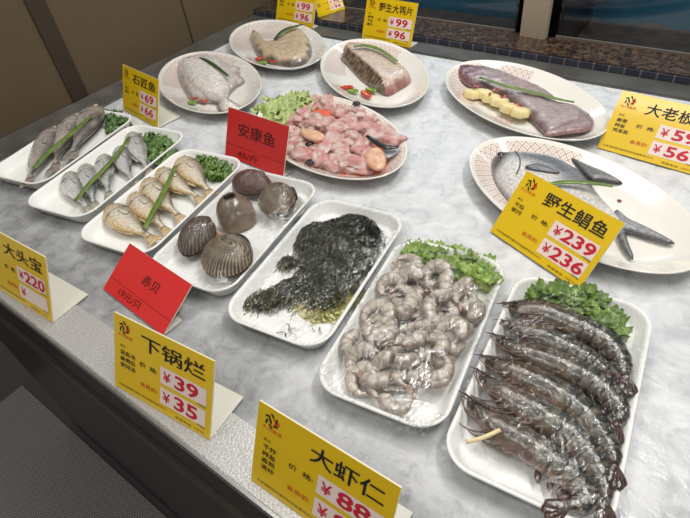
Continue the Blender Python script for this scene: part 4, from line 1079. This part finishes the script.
# P4 monkfish
ctr = Vector((-.5680, .6462, 0)); ang4 = math.radians(161.7)
jo = pillow('red_juice', ell(ctr.x, ctr.y, .158, .080, ang4, n=48), .0086, lambda x, y, d: .0004 + .0036 * min(1, d / .004), M['juice'], cell=.010)
tag(jo, 'orange-red juice pooled under the monkfish pieces', 'juice')
f4 = lambda x, y: (200 + x / 3.136, 80 + y / 3.136)
def chunk_proto(seed, elong):
    rn = random.Random(seed); bm = bmesh.new(); bmesh.ops.create_icosphere(bm, subdivisions=4, radius=1)
    off = rn.uniform(0, 50); cols = []
    for v in bm.verts:
        p = v.co.copy(); f = 1 + .45 * noise.noise(p * 1.1 + Vector((off, 0, 0))) + .08 * noise.noise(p * 3.1 + Vector((0, off, 0))); fold = abs(noise.noise(p * 1.0 + Vector((0, 0, off))))
        f -= .22 * math.exp(-(fold / .07) ** 2)
        v.co = Vector((p.x * elong, p.y, p.z * .72)) * f
        t_ = .5 + .8 * noise.noise(p * 1.6 + Vector((off, off, 0)))
        c_ = lerp(K(232, 196, 186), K(216, 146, 142), t_)
        c_ = lerp(c_, K(232, 218, 212), max(0, noise.noise(p * 1.6 + Vector((3, off, 1))) * 2.4))
        c_ = lerp(c_, K(190, 96, 90), .6 * math.exp(-(fold / .05) ** 2)); cols.append(c_)
    me = bpy.data.meshes.new('flesh'); bm.to_mesh(me); bm.free(); me.materials.append(M['flesh'])
    me.polygons.foreach_set('use_smooth', [True] * len(me.polygons))
    a = me.color_attributes.new('Col', 'FLOAT_COLOR', 'POINT')
    for i, c_ in enumerate(cols): a.data[i].color = (*c_, 1)
    return me
cm = [chunk_proto(i, e) for i, e in enumerate((1.2, 1.0, 1.45, 1.15, 1.6))]
ch = [(395, 70, .8, .020), (440, 95, .85, .022), (330, 105, .8, .020), (300, 130, .85, .018), (365, 120, .9, .024), (500, 105, .8, .018), (430, 150, 1.05, .028), (505, 150, .8, .020), (560, 165, 1.15, .024), (595, 195, .85, .018), (480, 180, .85, .026), (300, 200, .95, .018), (270, 225, .8, .014), (335, 210, .8, .022), (395, 205, 1.0, .026), (440, 225, .9, .022), (370, 250, 1.0, .018), (330, 245, .9, .016), (455, 262, .95, .016), (490, 272, 1.05, .015), (420, 265, .85, .016), (500, 210, .9, .024), (520, 235, .8, .018), (300, 165, .75, .020), (350, 75, .7, .016), (465, 125, .8, .024), (540, 130, .7, .016), (345, 140, .9, .024), (400, 135, .95, .028), (320, 185, .8, .022), (415, 185, .95, .028), (375, 215, .9, .024), (470, 150, .9, .026)]
words = ['near the lettuce leaf', 'at the rim side']
ks = []
for i, (x, y, k, z) in enumerate(ch):
    o = bpy.data.objects.new('monkfish_piece', cm[i % 5]); COL.objects.link(o); c = G(*f4(x, y), z)
    o.location = (c.x, c.y, max(z - .004, .0185)); k *= .0218; o.scale = (k, k, k); o.rotation_euler = (random.uniform(-.3, .3), random.uniform(-.3, .3), random.uniform(0, 6.28))
    tag(o, 'raw pink piece of monkfish heaped on the lattice-rimmed plate', 'fish piece', 'pink monkfish pieces on the plate')
for (x, y, rx, ry, rot, z, lb) in ((352, 166, .030, .014, -.15, .036, 'beige monkfish liver slice at the middle left of the heap'), (550, 240, .033, .018, -.85, .028, 'large beige monkfish liver slice near the plate rim')):
    c = G(*f4(x, y), z + .006)
    o = pillow('liver_slice', ell(c.x, c.y, rx, ry, rot, wob=.05), z, lambda X, Y, d: .003 + .0035 * (1 - math.exp(-d / .0025)) + .0012 * nz(X, Y, 0, 120), mat('beige liver', (226, 192, 160), .3, coat=.5, c2=(206, 150, 124), vscale=60, bump=.2), cell=.003)
    tag(o, lb, 'fish liver')
for pts, lb in (([(356, 196), (345, 200), (330, 202)], 'dark skin scrap at the left of the heap'), ([(523, 175), (545, 190), (575, 208), (600, 212), (622, 208)], 'long dark skin strip near the right plate rim'), ([(352, 262), (344, 255), (336, 262)], 'dark skin scrap over the juice at the front'), ([(482, 78), (490, 72), (500, 76)], 'small dark skin scrap on the far plate rim')):
    P_ = [G(*f4(x, y), .034 if len(pts) > 3 else .030) for x, y in pts]
    if 'front' in lb: P_ = [G(*f4(x, y), .024) for x, y in pts]
    if 'far' in lb: P_ = [G(*f4(x, y), .031) for x, y in pts]
    o = tube('dark_skin_scrap', P_, .0062, mat('slimy dark skin', (36, 36, 42), .25, coat=.5), n=16, flat=.5, taper=lambda s: .55 + .5 * math.sin(math.pi * s)); tag(o, lb, 'fish skin', 'dark monkfish skin scraps')
c = G(*f4(600, 222), .030)
o = pillow('pale_skin_flap', PX([f4(570, 215), f4(600, 210), f4(628, 208), f4(610, 226), f4(585, 236)], .028), .022, lambda x, y, d: .002 + .3 * min(d, .004), mat('pale grey skin', (170, 170, 180), .3, coat=.5), cell=.003); tag(o, 'pale grey flap of skin by the dark strip', 'fish skin')
leaf_clump('lettuce_leaf', PX([(255, 106), (270, 97), (292, 92), (305, 96), (314, 98), (312, 106), (296, 112), (282, 122), (268, 118), (258, 110)], .028), .016, .012, 'pale green lettuce leaf under the monkfish pieces', K(206, 216, 150), K(142, 168, 82), 16, .05, fine=.45)

# ------------------------------------------------------------------ cling film stretched over the trays and plates
def film_over(owner, mat4, shape, z_rim, objs, nx_, ny_, w, l, ellipse=False, fm='film', pleat=.0016):
    bpy.context.view_layer.update()
    V = []; Fc = []
    for o in objs:
        for q in tree(o):
            if q.type != 'MESH': continue
            b = len(V); mw = q.matrix_world
            V += [mw @ v.co for v in q.data.vertices]; Fc += [tuple(b + i for i in p.vertices) for p in q.data.polygons]
    bv = BVHTree.FromPolygons(V, Fc)
    Hh = np.zeros((ny_ + 1, nx_ + 1)); B = np.zeros_like(Hh, bool)
    XY = {}
    for j in range(ny_ + 1):
        for i in range(nx_ + 1):
            u = -1 + 2 * i / nx_; v = -1 + 2 * j / ny_
            if ellipse:   # square to disc
                x = u * math.sqrt(1 - v * v / 2) * w / 2; y = v * math.sqrt(1 - u * u / 2) * l / 2
            else:
                p = 6.0; m_ = max(abs(u), abs(v)); g_ = (abs(u) ** p + abs(v) ** p) ** (1 / p) if m_ > 0 else 1; f = m_ / g_ if m_ > 0 else 1
                x = u * f * w / 2; y = v * f * l / 2
            XY[i, j] = (x, y); pw = mat4 @ Vector((x, y, 0))
            r = bv.ray_cast(Vector((pw.x, pw.y, .3)), Vector((0, 0, -1)))
            Hh[j, i] = (r[0].z + .0012) if r[0] else 0
            B[j, i] = i in (0, nx_) or j in (0, ny_)
    Z = np.maximum(Hh, z_rim); Z[B] = z_rim
    for it in range(1200):
        A = (Z[:-2, 1:-1] + Z[2:, 1:-1] + Z[1:-1, :-2] + Z[1:-1, 2:]) / 4
        Z[1:-1, 1:-1] = np.maximum(Hh[1:-1, 1:-1], A)
    V = []; n1 = nx_ + 1
    for j in range(ny_ + 1):
        for i in range(n1):
            x, y = XY[i, j]; e = 0 if B[j, i] else 1
            a_ = .5 + .5 * nz(x, y, 8, 9); xr, yr = x * math.cos(a_) - y * math.sin(a_), x * math.sin(a_) + y * math.cos(a_)
            rdg = max(0, 1 - abs(noise.noise(Vector((xr * 110, yr * 14, 2)))) * 7) * max(0, .3 + nz(x, y, 5, 22) * 2)
            V.append((x, y, Z[j, i] + e * (.0007 * nz(x, y, 3, 90) + .0007 + pleat * min(1, rdg))))
    Fc = [(j * n1 + i, j * n1 + i + 1, (j + 1) * n1 + i + 1, (j + 1) * n1 + i) for j in range(ny_) for i in range(nx_)]
    if not ellipse:  # skirt down the outer wall
        ring = [(i, 0) for i in range(nx_)] + [(nx_, j) for j in range(ny_)] + [(i, ny_) for i in range(nx_, 0, -1)] + [(0, j) for j in range(ny_, 0, -1)]
        b = len(V)
        for i, j in ring:
            x, y = XY[i, j]; V.append((x * 1.004, y * 1.003, .006))
        for k, (i, j) in enumerate(ring):
            i2, j2 = ring[(k + 1) % len(ring)]; Fc.append((j * n1 + i, b + k, b + (k + 1) % len(ring), j2 * n1 + i2))
    return mesh('cling_film', V, Fc, M[fm], owner)
for key, objs in (('clam', clams), ('weed', [weed]), ('meat', meat), ('prawn', prawns + [pg])):
    t, w_, l_, h_, m4 = trays[key]
    film_over(t, m4, None, h_ + .0005, objs, 110, 190, w_ + .0012, l_ + .0012, fm={'clam': 'film_tight', 'weed': 'film_tight', 'meat': 'film', 'prawn': 'film_prawn'}[key], pleat=.0013 if key in ('meat', 'weed') else .0007)
for o, objs in ((0, [ray1]), (1, [ray2])):
    t = [q for q in C.objects if q.name.startswith('oval_plate')][o]
    film_over(t, t.matrix_world, None, .0268, objs, 60, 60, .374, .214, ellipse=True, fm='film_flat', pleat=.0006)
